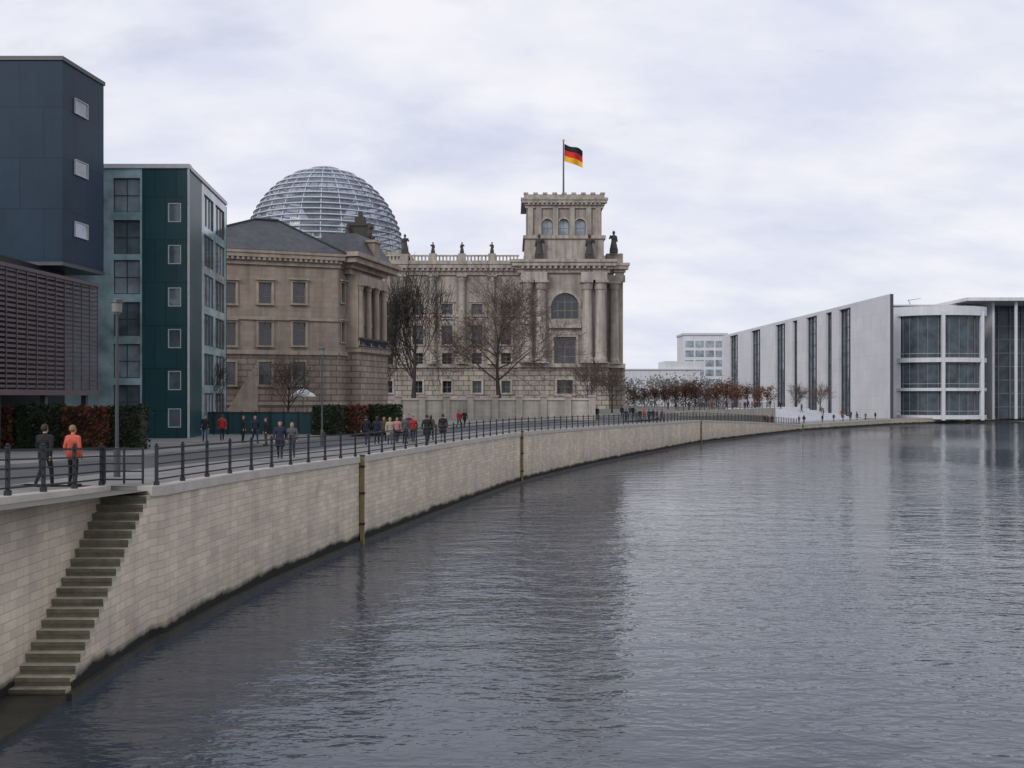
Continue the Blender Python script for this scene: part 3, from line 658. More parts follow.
mb = MB(); wallp(mb, FB2, 0, 4.4, 3, 23, [], .2); mb.build('side_panel', M['teal'], TB)
mb = MB(); wallp(mb, FB2, 4.4, LB2, 3, 23, sops, .2); mb.build('side_glazing', M['pale_teal'], TB)
for i, o in enumerate(sops): window(TB, FB2, *o, .16, M['lamp'], M['glass_mid'] if (i*7) % 3 else M['glass_sky'], 3, 1, .07)
mb = MB(); mb.fbox(FB, 0, B1-2.2, -13.2, -.6, 3, 22.9); mb.build('inner_core', M['dark'], TB)
mb = MB(); mb.fbox(FB, -.1, B1+.12, -.4, .12, 23, 23.3); mb.build('roof_edge', M['frame'], TB)
mb = MB(); mb.fbox(FB2, .125, LB2, -.4, .1, 23, 23.28); mb.build('roof_edge', M['frame'], TB)
mb = MB(); mb.fbox(FB, B1-.02, B1+.1, -.03, .08, 3, 22.998); mb.build('corner_strip', M['frame'], TB)
mb = MB(); mb.hexa([(-36,70.42,22.95),(XP(188,70)-.5,70.42,22.95),(bx-.5,by,22.95),(-36,by,22.95),(-36,70.42,23.1),(XP(188,70)-.5,70.42,23.1),(bx-.5,by,23.1),(-36,by,23.1)]); mb.build('roof', M['lamp'], TB)
mb = MB(); mb.box(-36, bx, by, by+.2, 3, 22.9); mb.build('rear_wall', M['teal'], TB)

# ------------------------------------------------------------------ concrete building across the bend
PL = root('concrete_building', (95, 260, 1), 'long pale concrete building with tall window slots across the river', 'building')
FW = Frame((XP(722,430), 430), (XP(890,255)-XP(722,430), 255-430)); LW = math.hypot(XP(890,255)-XP(722,430), 175); zt = 33.3
uy = lambda y: (430-y)*LW/175
slots = [(282,291),(297,302),(310,320),(329,334),(342,353),(372,384),(404,417)]
edges = [255]
for a, b_ in slots: edges += [a, b_]
edges.append(430)
for k in range(0, len(edges), 2):
    mb = MB(); mb.fbox(FW, uy(edges[k+1]), uy(edges[k]), -.9, 0, .5, zt); mb.build('concrete_panel', M['conc'], PL)
for a, b_ in slots:
    ua, ub_ = uy(b_), uy(a); w = ub_-ua
    mb = MB(); kf = 3 if w > 6 else 2
    for k in range(kf+1): mb.fbox(FW, ua+w*k/kf-.12, ua+w*k/kf+.12, -1.3, -.75, .5, zt-1.0)
    for k in range(9): mb.fbox(FW, ua, ub_, -1.25, -.95, 1+k*3.7, 1.22+k*3.7)
    wd = mb.build('window_slot', M['lamp'], PL)
    mb = MB(); mb.quad(FW.p(ua,-1.1,.5), FW.p(ub_,-1.1,.5), FW.p(ub_,-1.1,zt-.8), FW.p(ua,-1.1,zt-.8)); mb.build('pane', M['glass_pale'], wd)
    mb = MB(); mb.fbox(FW, ua, ub_, -.9, -.004, zt-1.0, zt-.002); mb.build('slot_lintel', M['conc'], PL)
mb = MB(); mb.fbox(FW, 0, uy(280), -32, -1.5, .5, zt-1.2); mb.build('inner_block', M['conc2'], PL)
mb = MB(); mb.fbox(FW, 0, uy(281), -33, -.92, zt-.55, zt-.25); mb.build('roof', M['conc2'], PL)
mb = MB(); mb.fbox(FW, LW, LW+.06, -.86, -.04, .5, zt-.02); mb.build('end_shade_strip', M['lamp'], PL)  # dark sheet painting the shadow side of the wall end
gx0, gx1 = XP(893,272), XP(984,272); ng_ = 40
arc = [(gx0+(gx1-gx0)*(1-math.cos(math.pi*i/ng_))/2, 273-8.5*math.sin(math.pi*i/ng_)**.8) for i in range(ng_+1)]
bands = [(307,316,M['conc2'],'parapet'),(358,362.5,M['conc2'],'floor_band'),(388,391,M['conc2'],'floor_band'),(415,419,M['conc2'],'floor_band')]
for ya, yb, mt, nm in bands:
    mb = MB(); mb.ribbon(arc, -4, .25, ZP(yb,268), ZP(ya,268)); mb.build(nm, mt, PL)
gp = poff(arc, -1.0)
for ya, yb in ((316,358),(362.5,388),(391,415)):
    za, zb_ = ZP(yb,268)+.01, ZP(ya,268)-.01
    mb = MB(); mb.ribbon(arc, -1.6, -1.1, za, zb_); g = mb.build('glazing', M['glass_pav'], PL)
    for i in range(2, ng_, 3): mb = MB(); mb.box(gp[i][0]-.07, gp[i][0]+.07, gp[i][1]-.06, gp[i][1]+.06, za, zb_); mb.build('mullion', M['mull'], g)
    mb = MB(); mb.ribbon(arc, .1, .14, za+1.05, za+1.14); mb.build('balcony_rail', M['frame'], PL)
for px, w in ((896, 1.0), (945, .42), (981, .5)):
    i = min(range(ng_+1), key=lambda i: abs(arc[i][0]/arc[i][1]*1000+512-px)); x, y = arc[i]
    mb = MB(); mb.box(x-w, x+w, y-.42, y+.5, .8, ZP(312,268)); mb.build('pillar', M['conc2'], PL)
mb = MB(); mb.box(gx0+.5, gx1-1, 277.5, 282, .5, 30.5); mb.build('rear_block', M['dark'], PL)
mb = MB(); mb.box(gx0-3, gx1+3, 283, 300, 28, 33.0); mb.build('upper_storey', M['conc2'], PL)
mb = MB(); mb.add([(x,y,30.6) for x, y in poff(arc,-.5)], [tuple(range(ng_+1))]); mb.build('terrace_roof', M['conc2'], PL)
mb = MB(); mb.tube((XP(912,290),290,32.9), (XP(908,290),290,35.2), .12, .06, 6); mb.tube((XP(908,290),290,35.0), (XP(921,290),290,35.6), .08, .05, 6); mb.build('roof_davit', M['lamp'], PL)
HB = root('glazed_hall', (150, 285, 1), 'tall dark glazed hall under a thin flat white roof at the right edge', 'building')
hx0 = XP(964, 276); mb = MB(); mb.box(hx0, hx0+75, 274, 330, 33.4, 34.3); mb.build('roof', M['conc2'], HB)
mb = MB(); mb.box(XP(986,290), hx0+75, 290, 290.3, .8, 33.4); g = mb.build('glass_wall', M['glass_pav'], HB)
for k in range(14): x = XP(986,290)+k*3.4; mb = MB(); mb.box(x-.12, x+.12, 289.6, 289.99, .8, 33.39); mb.build('mullion', M['mull'], g)
for k in range(8): mb = MB(); mb.box(XP(986,290), hx0+60, 289.7, 289.98, 4+k*3.9, 4.2+k*3.9); mb.build('transom', M['mull'], g)
for p in (1016, 1062):
    x = XP(p, 276); mb = MB(); mb.lathe((x, 276), [(.42,1),(.42,33.4)], 14); mb.build('column', M['conc2'], HB)
mb = MB(); mb.box(XP(985,283)-.3, XP(985,283)+.3, 278, 289.6, .8, 33.39); mb.build('end_wall', M['conc2'], HB)

WB = root('white_tower', (92, 480, 4), 'distant white cube tower with blue window grid behind the concrete building', 'building')
x0, x1 = XP(684,480), XP(727,480); mb = MB(); mb.box(x0, x1, 481, 500, 1, ZP(335,480)); mb.build('wall', M['conc2'], WB)
FWb = Frame((0, 481), (1, 0))
for i in range(4):
    for j in range(6):
        a = x0+.8+i*(x1-x0-1.2)/4; z = 8+j*4.6; mb = MB(); mb.fbox(FWb, a, a+(x1-x0)/4-1.2, .05, .2, z, z+3); mb.build('window', M['glass_sky'], WB)
mb = MB(); mb.fbox(FWb, x0-.5, x1+.5, -19, .6, ZP(335,480), ZP(333,480)); mb.build('roof', M['frame'], WB)
LB = root('low_white_building', (60, 440, 4), 'distant low white building seen between the parliament tower and concrete block', 'building')
x0, x1 = XP(624,440), XP(700,440); mb = MB(); mb.box(x0, x1, 440, 460, 1, ZP(370,440)); mb.box(x0+18, x1+2, 441, 460, ZP(370,440), ZP(361,440)); mb.build('wall', M['conc2'], LB)
F_ = Frame((0, 440), (1, 0))
for j in range(2):
    for i in range(8): mb = MB(); mb.fbox(F_, x0+2+i*4, x0+4+i*4, .05, .2, 8+j*4.6, 10+j*4.6); mb.build('window', M['glass_sky'], LB)
mb = MB(); mb.box(x0-.5, x1+.5, 439.5, 460.5, ZP(370,440)+.003, ZP(370,440)+.5); mb.build('roof', M['frame'], LB)

# ------------------------------------------------------------------ garden walls, terrace
GW = root('garden_wall', (-3, 128, 4), 'low pale stone wall with piers in front of the parliament', 'wall')
x0, x1 = XP(398,128), XP(592,128); mb = MB(); mb.box(x0, x1, 128, 128.5, 3.5, 6.6); mb.build('wall_face', M['garden'], GW)
mb = MB(); mb.box(x0-.1, x1+.1, 127.85, 128.65, 6.6, 6.85); mb.build('coping', M['coping'], GW)
for k in range(9):
    x = x0+(x1-x0)*k/8; mb = MB(); mb.box(x-.4, x+.4, 127.7, 128.8, 3.5, 7.0); mb.box(x-.5, x+.5, 127.6, 128.9, 7.0, 7.25); mb.build('pier', M['garden'], GW)
TS = root('broad_steps', (74, 224, 1.4), 'broad pale stone steps rising from the low promenade to the terrace', 'stairs')
i = int(np.argmax(QY > 222)); FSt = Frame((QX[i]-TY[i]*4.8, QY[i]+TX[i]*4.8), (TX[i], TY[i]))
SU0, SU1 = -19, 30
for k in range(8):
    mb = MB(); mb.fbox(FSt, SU0, SU1-k*2.6, -13.2, -k*1.25, .8 if k == 0 else 1.4+k*.40, 1.4+(k+1)*.40); mb.m[-6:] = [1,0,1,1,1,1]; mb.build('step', [M['conc'], M['conc2']], TS)
TW = root('terrace_wall', (50, 200, 3), 'pale retaining wall of the raised terrace behind the low promenade', 'wall')
seg = [i for i in range(len(QX)) if 156 < QY[i] < 206.5]; tp = [(QX[i], QY[i]) for i in seg]; tg = [4.6 if QY[i] > 160 else QI[i] for i in seg]
mb = MB(); mb.ribbon(tp, -5.75, -5.3, [QG[i]-.5 for i in seg], [g+.15 for g in tg]); mb.build('wall_face', M['garden'], TW)
railing(tp, [g+.14 for g in tg], -5.5, 'dark railing on top of the raised terrace wall', 2.6)

GF = root('garden_fence', (-20, 77, 4), 'dark green panel fence in front of the brown palace', 'fence')
x0, x1 = XP(200,77), XP(312,77)
mb = MB(); mb.box(x0, x1, 77, 77.05, 4.15, 5.75); mb.build('panel', M['teal'], GF)
mb = MB(); mb.box(x0, x1, 76.96, 77.1, 5.75, 5.85); mb.build('top_rail', M['iron'], GF)
for k in range(9): x = x0+(x1-x0)*k/8; mb = MB(); mb.box(x-.06, x+.06, 76.9, 76.995, 4, 5.9); mb.build('post', M['iron'], GF)

def lamp(x, y, h, label):
    z = gz(x, y); r = root('street_lamp', (x, y, z), label, 'street lamp', 'street lamps along the promenade')
    mb = MB(); mb.lathe((x,y), [(.11,z),(.11,z+.9),(.06,z+1.0),(.042,z+h-.55)], 12); mb.build('pole', M['lamp'], r)
    mb = MB(); mb.lathe((x,y), [(.06,z+h-.55),(.16,z+h-.45),(.17,z+h-.15)], 14); mb.build('lantern', M['lampglass'], r)
    mb = MB(); mb.lathe((x,y), [(.21,z+h-.15),(.19,z+h-.04),(.05,z+h)], 14); mb.build('cap', M['lamp'], r)
lamp(XP(117,33), 33, 5.9, 'tall grey street lamp in front of the teal block'); lamp(XP(322,62), 62, 6.1, 'grey street lamp in front of the brown palace')

# ------------------------------------------------------------------ vegetation
def leaves(mb, pts, size, mats=1):
    for p in pts:
        p = Vector(p); a = Vector(np.random.normal(size=3)).normalized(); b_ = a.orthogonal().normalized(); s = size*random.uniform(.6, 1.3)
        c = a.cross(b_); mb.add([p-b_*s-c*s*.5, p+b_*s-c*s*.5, p+b_*s+c*s*.5, p-b_*s+c*s*.5], [(0,1,2,3)], random.randrange(mats))
def hedge(px0, px1, Y, h, mat, label, dy=1.4):
    x0, x1 = XP(px0, Y), XP(px1, Y); z = 4.0; r = root('hedge', ((x0+x1)/2, Y, z), label, 'hedge', 'clipped hedges along the street')
    mb = MB(); mb.box(x0+.12, x1-.12, Y+.15, Y+dy-.15, z, z+h-.12); mb.build('branches', M['twig2'], r)
    n = int((x1-x0)*h*170+(x1-x0)*dy*170); pts = []
    for _ in range(n):
        f = random.random()
        if f < .65: pts.append((random.uniform(x0,x1), Y+random.gauss(.05,.07), z+random.uniform(0,h)))
        elif f < .85: pts.append((random.uniform(x0,x1), random.uniform(Y,Y+dy), z+h+random.gauss(-.03,.06)))
        else: pts.append((random.choice((x0,x1))+random.gauss(0,.06), random.uniform(Y,Y+dy), z+random.uniform(0,h)))
    mb = MB(); leaves(mb, pts, .085); mb.build('foliage', mat, r)
hedge(-20, 11, 54, 2.4, M['rust'], 'rust brown hedge at the left edge under the louvres')
hedge(12, 61, 54.2, 2.5, M['leaf'], 'dark green hedge between two rust brown hedges')
hedge(62, 108, 54, 2.4, M['rust'], 'rust brown hedge left of the tall street lamp')
hedge(109, 141, 54.2, 2.45, M['leaf'], 'dark green hedge right behind the tall street lamp')
hedge(312, 344, 76, 2.3, M['leaf'], 'dark green hedge behind the palace street lamp')
hedge(345, 366, 77, 2.3, M['rust'], 'small rust brown hedge below the columned bay')
hedge(367, 400, 78, 2.35, M['leaf'], 'dark green hedge left of the pale garden wall')

def bare(px, Y, zb, H, spread, seed, label, tm, lv=4, up=.06, rmin=.028, nch=2.0, trunk=.2, width=None, group='bare winter trees'):
    rng = random.Random(seed); x = XP(px, Y); segs = []
    def rv(): return Vector((rng.uniform(-1,1), rng.uniform(-1,1), rng.uniform(-1,1)))
    def go(p, d, L, r, lev):
        k = 5 if lev == 0 else 3 if lev < lv else 2
        for i in range(k):
            d = (d+rv()*(.10 if lev == 0 else .24)+Vector((0,0,up if lev else .1))).normalized(); q = p+d*(L/k); r2 = max(rmin, r*.8)
            segs.append((p.copy(), q.copy(), max(r, rmin), r2, lev)); p, r = q, r2
            if lev < lv:
                nc = (int(nch)+(rng.random() < nch % 1)) if lev else 3 if i < 4 else 2
                for c in range(nc):
                    ax = rv(); ax -= d*ax.dot(d)
                    if ax.length < .1: continue
                    ax.normalize(); a = rng.uniform(.55, 1.05)*spread
                    cl_ = H*rng.uniform(.30,.42)*(1-.09*i) if lev == 0 else L*rng.uniform(.55,.8)
                    go(p, (d*math.cos(a)+ax*math.sin(a)).normalized(), cl_, r*(.5 if lev == 0 else .58), lev+1)
        if lev < lv: go(p, (d+rv()*.25).normalized(), L*(.4 if lev == 0 else .62), r*.8, lev+1)
    z = zb; p = Vector((x, Y, z)); d = Vector((0, 0, 1)); q = p+d*H*trunk
    r0 = H*.017; segs.append((p, q, r0*1.25, r0, 0)); go(q, d, H*.45, r0*.95, 0)
    zs_ = sorted(s[1].z for s in segs); top = zs_[int(len(zs_)*.998)]; k = H/(top-z)
    xs_ = sorted(s[1].x-x for s in segs); lo, hi = xs_[int(len(xs_)*.01)], xs_[int(len(xs_)*.99)]
    kw = k if not width else width/(hi-lo); sh = (lo+hi)/2 if width else 0
    def T(a):
        w_ = min(1, max(0, (a.z-z)/(H*.5))); return (x+(a.x-x-sh*w_)*kw, Y+(a.y-Y)*kw, z+(a.z-z)*k)
    r = root('bare_tree', (x, Y, z), label, 'tree', group)
    for nm, test, mt, n in (('trunk', lambda l: l < 2, M['bark'] if tm is M['twig'] else M['twig2'], 6), ('crown', lambda l: l >= 2, tm, 3)):
        mb = MB()
        for a, b_, ra_, rb_, l in segs:
            if test(l): mb.tube(T(a), T(b_), ra_, rb_, n, 0, False)
        mb.build(nm, mt, r)
bare(413, 140, 4.1, 21.4, 1.05, 17, 'dark upright bare tree left of centre before the parliament', M['twig2'], 4, .035, .024, 1.6, .16, 10.5)
bare(500, 150, 4.1, 22.8, 1.05, 11, 'large spreading grey-brown bare tree before the parliament', M['twig'], 4, .04, .022, 1.72, .17, 21)
bare(288, 84, 4.1, 6.6, .8, 5, 'slender bare tree in front of the brown palace', M['twig'], 3, .08, .012)
bare(588, 145, 4.1, 8.5, .9, 8, 'small bare tree below the corner tower', M['twig'], 3, .06, .02)
bare(612, 165, 4.3, 8.0, .9, 9, 'small bare tree right of the corner tower base', M['twig'], 3, .06, .02)
bare(214, 80, 4.1, 6.2, .7, 21, 'thin bare sapling beside the teal block', M['twig2'], 3, .1, .011, 1.6)
bare(797, 252, 1.4, 9.4, .9, 14, 'small bare tree left of another above the broad steps', M['twig'], 3, .05, .025, 1.6, .36)
bare(820, 257, 1.4, 9.6, .9, 15, 'small bare tree right of another above the broad steps', M['twig'], 3, .05, .025, 1.6, .36)

tms = []
for v in range(3):
    rng = np.random.RandomState(30+v); t = MB(); t.tube((0,0,-1.5), (0,0,3.4), .17, .12, 7)
    for k in range(7):
        a = k*.9; t.tube((0,0,2.4+k*.25), (math.cos(a)*1.5,math.sin(a)*1.5,4.2+k*.4), .08, .03, 4)
    to = t.build('trunk', M['bark']); c = MB(); pts = []
    cl = [(rng.normal(0,1.0), rng.normal(0,1.0), rng.uniform(2.4,6.6)) for _ in range(40)]
    for q in cl:
        for _ in range(24): pts.append((q[0]+rng.normal(0,.4), q[1]+rng.normal(0,.4), q[2]+rng.normal(0,.36)))
    leaves(c, pts, .15); co = c.build('crown', M['rust2']); tms.append((to.data, co.data)); bpy.data.objects.remove(to); bpy.data.objects.remove(co)
ordn = ['first','second','third','fourth','fifth','sixth','seventh','eighth','ninth','tenth','eleventh','twelfth','thirteenth','fourteenth','fifteenth','sixteenth','seventeenth','eighteenth']
for i in range(14):
    p = 634+i*10.3; Y = 262-i*1.6+random.uniform(-3,3); x = XP(p, Y)
    r = root('rust_tree', (x, Y, 4.5), f'small rust-leaved tree, {ordn[i]} from the left in the far row', 'tree', 'rust-leaved trees in a row')
    r.rotation_euler = (0,0,random.uniform(0,6)); s = random.uniform(.72, .95); r.scale = (s*1.1, s*1.1, s)
    for me, nm in zip(tms[i % 3], ('trunk','crown')):
        o = bpy.data.objects.new(nm, me); COL.objects.link(o); o.parent = r; ORIG[o] = ORIG[r]
mb = MB(); pts = []
for _ in range(150):
    cx_, cy_, cz_ = random.uniform(XP(590,400), XP(735,400)), random.uniform(395,425), random.uniform(4,13)
    for _ in range(40): pts.append((cx_+random.gauss(0,2.2), cy_+random.gauss(0,1.5), cz_+random.gauss(0,1.6)))
leaves(mb, pts, .42); tag(mb.build('distant_wood', M['wood'], None, False, (45,400,4)), 'grey-brown winter wood in the far distance beside the tower', 'wood', None, 'stuff')

x, y, z = XP(303,88), 88.0, 4.1
r = root('parasol', (x,y,z), 'small white open parasol behind the dark panel fence', 'parasol')
mb = MB(); mb.tube((x,y,z), (x,y,z+3.6), .04, .04, 8); mb.build('pole', M['lamp'], r)
mb = MB(); mb.lathe((x,y), [(1.1,z+2.95),(1.05,z+3.1),(.5,z+3.45),(.05,z+3.65)], 8, 0, False); mb.build('canopy', M['white'], r)

# ------------------------------------------------------------------ people
def capmesh(mb, p0, p1, r0, r1, n=10):
    p0 = Vector(p0); p1 = Vector(p1); d = p1-p0
    if d.length < 1e-5: d = Vector((0,0,1e-3)); p1 = p0+d
    d = d.normalized(); a = d.orthogonal().normalized(); b_ = d.cross(a); vs = []; rings = []
    for i in range(1, 5): rings.append((p0-d*r0*math.cos(i*math.pi/8), r0*math.sin(i*math.pi/8)))
    for i in range(0, 4): rings.append((p1+d*r1*math.sin(i*math.pi/8), r1*math.cos(i*math.pi/8)))
    for c, r in rings:
        for j in range(n): t = 2*math.pi*j/n; vs.append(c+(a*math.cos(t)+b_*math.sin(t))*r)
    k = len(rings); vs += [p0-d*r0, p1+d*r1]; fs = []
    for i in range(k-1):
        for j in range(n): fs.append((i*n+j, i*n+(j+1) % n, (i+1)*n+(j+1) % n, (i+1)*n+j))
    for j in range(n): fs.append((k*n, (j+1) % n, j)); fs.append((k*n+1, (k-1)*n+j, (k-1)*n+(j+1) % n))
    mb.add(vs, fs)
def bodycaps(pose, coat):
    C = []; A = lambda p, q, r0, r1, l: C.append((p, q, r0, r1, l))
    legs = {'stand': [((.1,-.02,.5),(.1,.02,.09),(.12,-.15,.045)), ((-.1,-.01,.5),(-.11,.03,.09),(-.15,-.13,.045))],
            'walk': [((.09,-.2,.53),(.09,-.27,.11),(.1,-.45,.07)), ((-.09,.06,.49),(-.09,.36,.17),(-.09,.25,.045))],
            'walk2': [((.09,.04,.5),(.09,.28,.14),(.1,.14,.045)), ((-.09,-.15,.52),(-.09,-.19,.1),(-.1,-.37,.05))]}[pose]
    for s, (k, a, t) in zip((1,-1), legs):
        h = (s*.09, 0, .93); A(h, k, .092, .062, 2); A(k, a, .062, .046, 2); A((a[0], a[1]+.03, a[2]-.035), t, .046, .038, 3)
    A((-.07,0,.97), (.07,0,.97), .125, .125, 1); A((-.06,0,1.13), (.06,0,1.13), .12, .12, 1); A((-.085,.0,1.3), (.085,.0,1.3), .13, .13, 1)
    A((0,.0,.95), (0,.0,1.34), .135, .135, 1); A((-.15,.0,1.405), (.15,.0,1.405), .078, .078, 1); A((0,.0,1.42), (0,.0,1.47), .09, .07, 1)
    if coat == 'long':
        for s in (-1,1): A((s*.08,0,.97), (s*.1,0,.66), .125, .135, 1)
    else:
        for s in (-1,1): A((s*.075,0,.95), (s*.085,0,.87), .125, .12, 1)
    sw = {'stand': (0,0), 'walk': (.2,-.2), 'walk2': (-.16,.16)}[pose]
    for s, y in zip((1,-1), sw):
        sh = (s*.2,0,1.4); el = (s*.265, .03+y*.5, 1.13); wr = (s*.25, -.05+y*1.05, .9)
        A(sh, el, .066, .054, 1); A(el, wr, .054, .042, 1)
        e = Vector(wr); d = (Vector(wr)-Vector(el)).normalized(); pe = e+d*.085; A(tuple(e+d*.015), tuple(pe), .03, .034, 0)
        for i, (o, ln) in enumerate(((-.03,.06),(-.01,.075),(.01,.07),(.03,.055))):
            b0 = pe+Vector((0,o,0)); m1 = b0+d*ln*.6+Vector((-s*.006,0,0)); m2 = m1+(d+Vector((-s*.5,0,0))).normalized()*ln*.5
            A(tuple(b0), tuple(m1), .0105, .0095, 0); A(tuple(m1), tuple(m2), .0095, .008, 0)
        t0 = e+d*.03+Vector((0,-.025,0)); t1 = t0+(d*.7+Vector((-s*.2,-.7,0))).normalized()*.045; A(tuple(t0), tuple(t1), .012, .01, 0); A(tuple(t1), tuple(t1+d*.03), .01, .009, 0)
    A((0,.005,1.46), (0,-.01,1.57), .056, .055, 0); A((0,-.012,1.605), (0,.006,1.665), .074, .088, 0); A((-.015,-.045,1.575), (.015,-.045,1.575), .047, .047, 0)
    A((0,-.098,1.642), (0,-.112,1.612), .011, .014, 0)
    for s in (-1,1): A((s*.086,.008,1.648), (s*.084,.004,1.618), .017, .013, 0); A((s*.032,-.085,1.645), (s*.03,-.085,1.645), .014, .014, 4)
    A((-.02,-.089,1.578), (.02,-.089,1.578), .009, .009, 5)
    return C
pm_ = {k: plain('cloth_'+k, c, .85, 0, .15) for k, c in dict(black=(.012,.012,.014), navy=(.018,.024,.045), grey=(.09,.09,.095), brown=(.07,.045,.03), red=(.30,.025,.025), coral=(.58,.115,.075), beige=(.32,.27,.2), white=(.55,.55,.55), jeans=(.04,.06,.11), olive=(.05,.055,.035), pink=(.42,.2,.2)).items()}
pm_['skin'] = plain('skin', (.42,.26,.19), .6, 0, .08); pm_['shoe'] = plain('shoe_leather', (.015,.013,.012), .6); pm_['eye'] = plain('eye_dark', (.02,.015,.012), .3); pm_['lip'] = plain('lip', (.3,.11,.09), .5)
pm_['hair'] = plain('brown_hair', (.035,.022,.014), .7); pm_['fair'] = plain('fair_hair', (.22,.15,.07), .7); pm_['hgrey'] = plain('grey_hair', (.25,.25,.24), .7)
TPL = {}
for pose in ('stand','walk','walk2'):
    for coat in ('short','long'):
        caps = bodycaps(pose, coat); mb = MB()
        for c in caps: capmesh(mb, *c[:4])
        o = mb.build('body', pm_['skin']); md = o.modifiers.new('join', 'REMESH'); md.mode = 'VOXEL'; md.voxel_size = .0105
        ms = o.modifiers.new('soft', 'SMOOTH'); ms.iterations = 2; ms.factor = .5
        dg = bpy.context.evaluated_depsgraph_get(); me = bpy.data.meshes.new_from_object(o.evaluated_get(dg)); me.name = 'body'
        bpy.data.objects.remove(o); me.materials.clear()
        for _ in range(6): me.materials.append(pm_['skin'])
        nf = len(me.polygons); cen = np.zeros(nf*3); me.polygons.foreach_get('center', cen); cen = cen.reshape(-1,3)
        best = np.full(nf, 1e9); lab = np.zeros(nf, int)
        for p, q, r0, r1, l in caps:
            p = np.array(p, float); q = np.array(q, float); d = q-p; L2_ = max(1e-9, d@d); t = np.clip(((cen-p)@d)/L2_, 0, 1)
            ds = np.linalg.norm(cen-(p+t[:,None]*d), axis=1)-(r0+(r1-r0)*t)-(.004 if l in (4,5) else 0); k = ds < best; best[k] = ds[k]; lab[k] = l
        me.polygons.foreach_set('material_index', lab.astype(np.int32)); me.polygons.foreach_set('use_smooth', [True]*nf); me.update()
        TPL[(pose, coat)] = me
def hairmesh(long):
    mb = MB(); capmesh(mb, (0,.022,1.655), (0,.018,1.685), .096, .09, 16)
    if long: capmesh(mb, (-.03,.07,1.64), (-.03,.075,1.45), .06, .045, 10); capmesh(mb, (.03,.07,1.64), (.03,.075,1.45), .06, .045, 10)
    mb.v = [(v[0], max(v[1], -.035 if v[2] < 1.70 else -.08), v[2] if v[2] > 1.60 or v[1] > .03 else 1.60) for v in mb.v]
    o = mb.build('hair', pm_['hair'], None, True); me = o.data; bpy.data.objects.remove(o); return me
HM = {False: hairmesh(False), True: hairmesh(True)}
def person(px, Y, coat, trou, pose, head, label, group, cut='short', hair='hair', lh=False, h=1.74, z=None):
    x = XP(px, Y); z = gz(x, Y) if z is None else z; r = bpy.data.objects.new('person', TPL[(pose, cut)]); COL.objects.link(r)
    r.location = (x, Y, z); r.rotation_euler = (0,0,R(head)); s = h/1.758; r.scale = (s, s, s)
    for i, k in enumerate(('skin', coat, trou, 'shoe', 'eye', 'lip')):
        r.material_slots[i].link = 'OBJECT'; r.material_slots[i].material = pm_[k]
    tag(r, label, 'person', group)
    o = bpy.data.objects.new('hair', HM[lh]); COL.objects.link(o); o.parent = r; o.material_slots[0].link = 'OBJECT'; o.material_slots[0].material = pm_[hair]
    return r
g1 = 'people walking on the near promenade'
person(45, 27.6, 'black', 'black', 'walk2', 170, 'person in black walking beside the coral jacket at the near railing', g1, 'short')
person(73, 28.4, 'coral', 'black', 'stand', 160, 'person in a bright coral jacket and black trousers by the near railing', g1, 'short', 'fair')
g2 = 'people on the street before the palace'
for px, Y, c, t, po, hd, lb in ((205,64,'black','jeans','walk',20,'person in black coat and jeans, leftmost before the palace fence'),(222,66,'red','black','walk2',200,'person in a red jacket before the palace fence'),
    (243,63,'black','black','stand',90,'person in black standing left of two others before the palace fence'),(255,62,'navy','navy','walk',30,'person in navy between two people in black before the fence'),(266,62,'black','brown','stand',-60,'person in black and brown, rightmost of three before the fence')):
    person(px, Y, c, t, po, hd, lb, g2)
person(280,46,'navy','black','walk',10,'taller person in a navy coat close to the railing below the slender tree', g2, 'long'); person(292,47,'grey','jeans','walk2',10,'person in grey jacket and jeans beside the navy coat at the railing', g2, 'short', 'fair', True, 1.66)
g3 = 'crowd strolling along the middle of the promenade'
for px, Y, c, t, po, hd, lb, cut, hr, lh, h in ((366,60,'black','navy','walk',170,'person in black, leftmost of the strolling crowd in mid promenade','short','hair',False,1.75),(377,61,'navy','black','walk2',180,'person in a long navy coat, second of the strolling crowd','long','hair',True,1.7),
    (390,60,'beige','jeans','walk',10,'person in a beige coat amid the strolling crowd','long','fair',True,1.66),(397,63,'pink','black','walk2',15,'person in a pink jacket next to the beige coat','short','hair',True,1.62),(405,62,'grey','black','stand',40,'person in a grey jacket between the pink and red jackets','short','hgrey',False,1.74),
    (413,63,'red','navy','walk',0,'person in a red jacket amid the strolling crowd','short','hair',False,1.7),(427,60,'black','black','walk',175,'broad person in a long black coat right of the red jacket','long','hair',False,1.82),(443,64,'black','grey','walk2',180,'person in black with grey trousers, rightmost of the strolling crowd','long','hair',False,1.8),
    (384,66,'brown','black','walk2',5,'person in a brown jacket half behind the beige coat','short','hair',False,1.72),(409,67,'navy','jeans','walk',0,'person in a navy jacket and jeans half behind the red jacket','short','hair',False,1.76),(431,66,'olive','black','walk2',170,'person in an olive jacket beside the broad black coat','short','hair',True,1.68)):
    person(px, Y, c, t, po, hd, lb, g3, cut, hr, lh, h)
person(459,98,'red','black','walk',30,'person in a red jacket before the pale garden wall', g3); person(464.5,100,'black','black','walk2',30,'person in black just right of the red jacket by the garden wall', g3)
person(597,130,'black','navy','stand',0,'lone dark person at the railing below the small bare tree', g3)
g4 = 'tiny far people near the terrace'
cl = ['black','navy','brown','black','grey','black','red','navy']
for i, px in enumerate((622,626,630,633,636,640,644,649,653,657,662)):
    person(px, 132+random.uniform(-8,8), cl[i % 8], 'black' if i % 2 else 'jeans', random.choice(('stand','walk','walk2')), random.uniform(0,360), f'tiny far person in {cl[i%8]}, {ordn[i]} from the left right of the tower foot', g4)
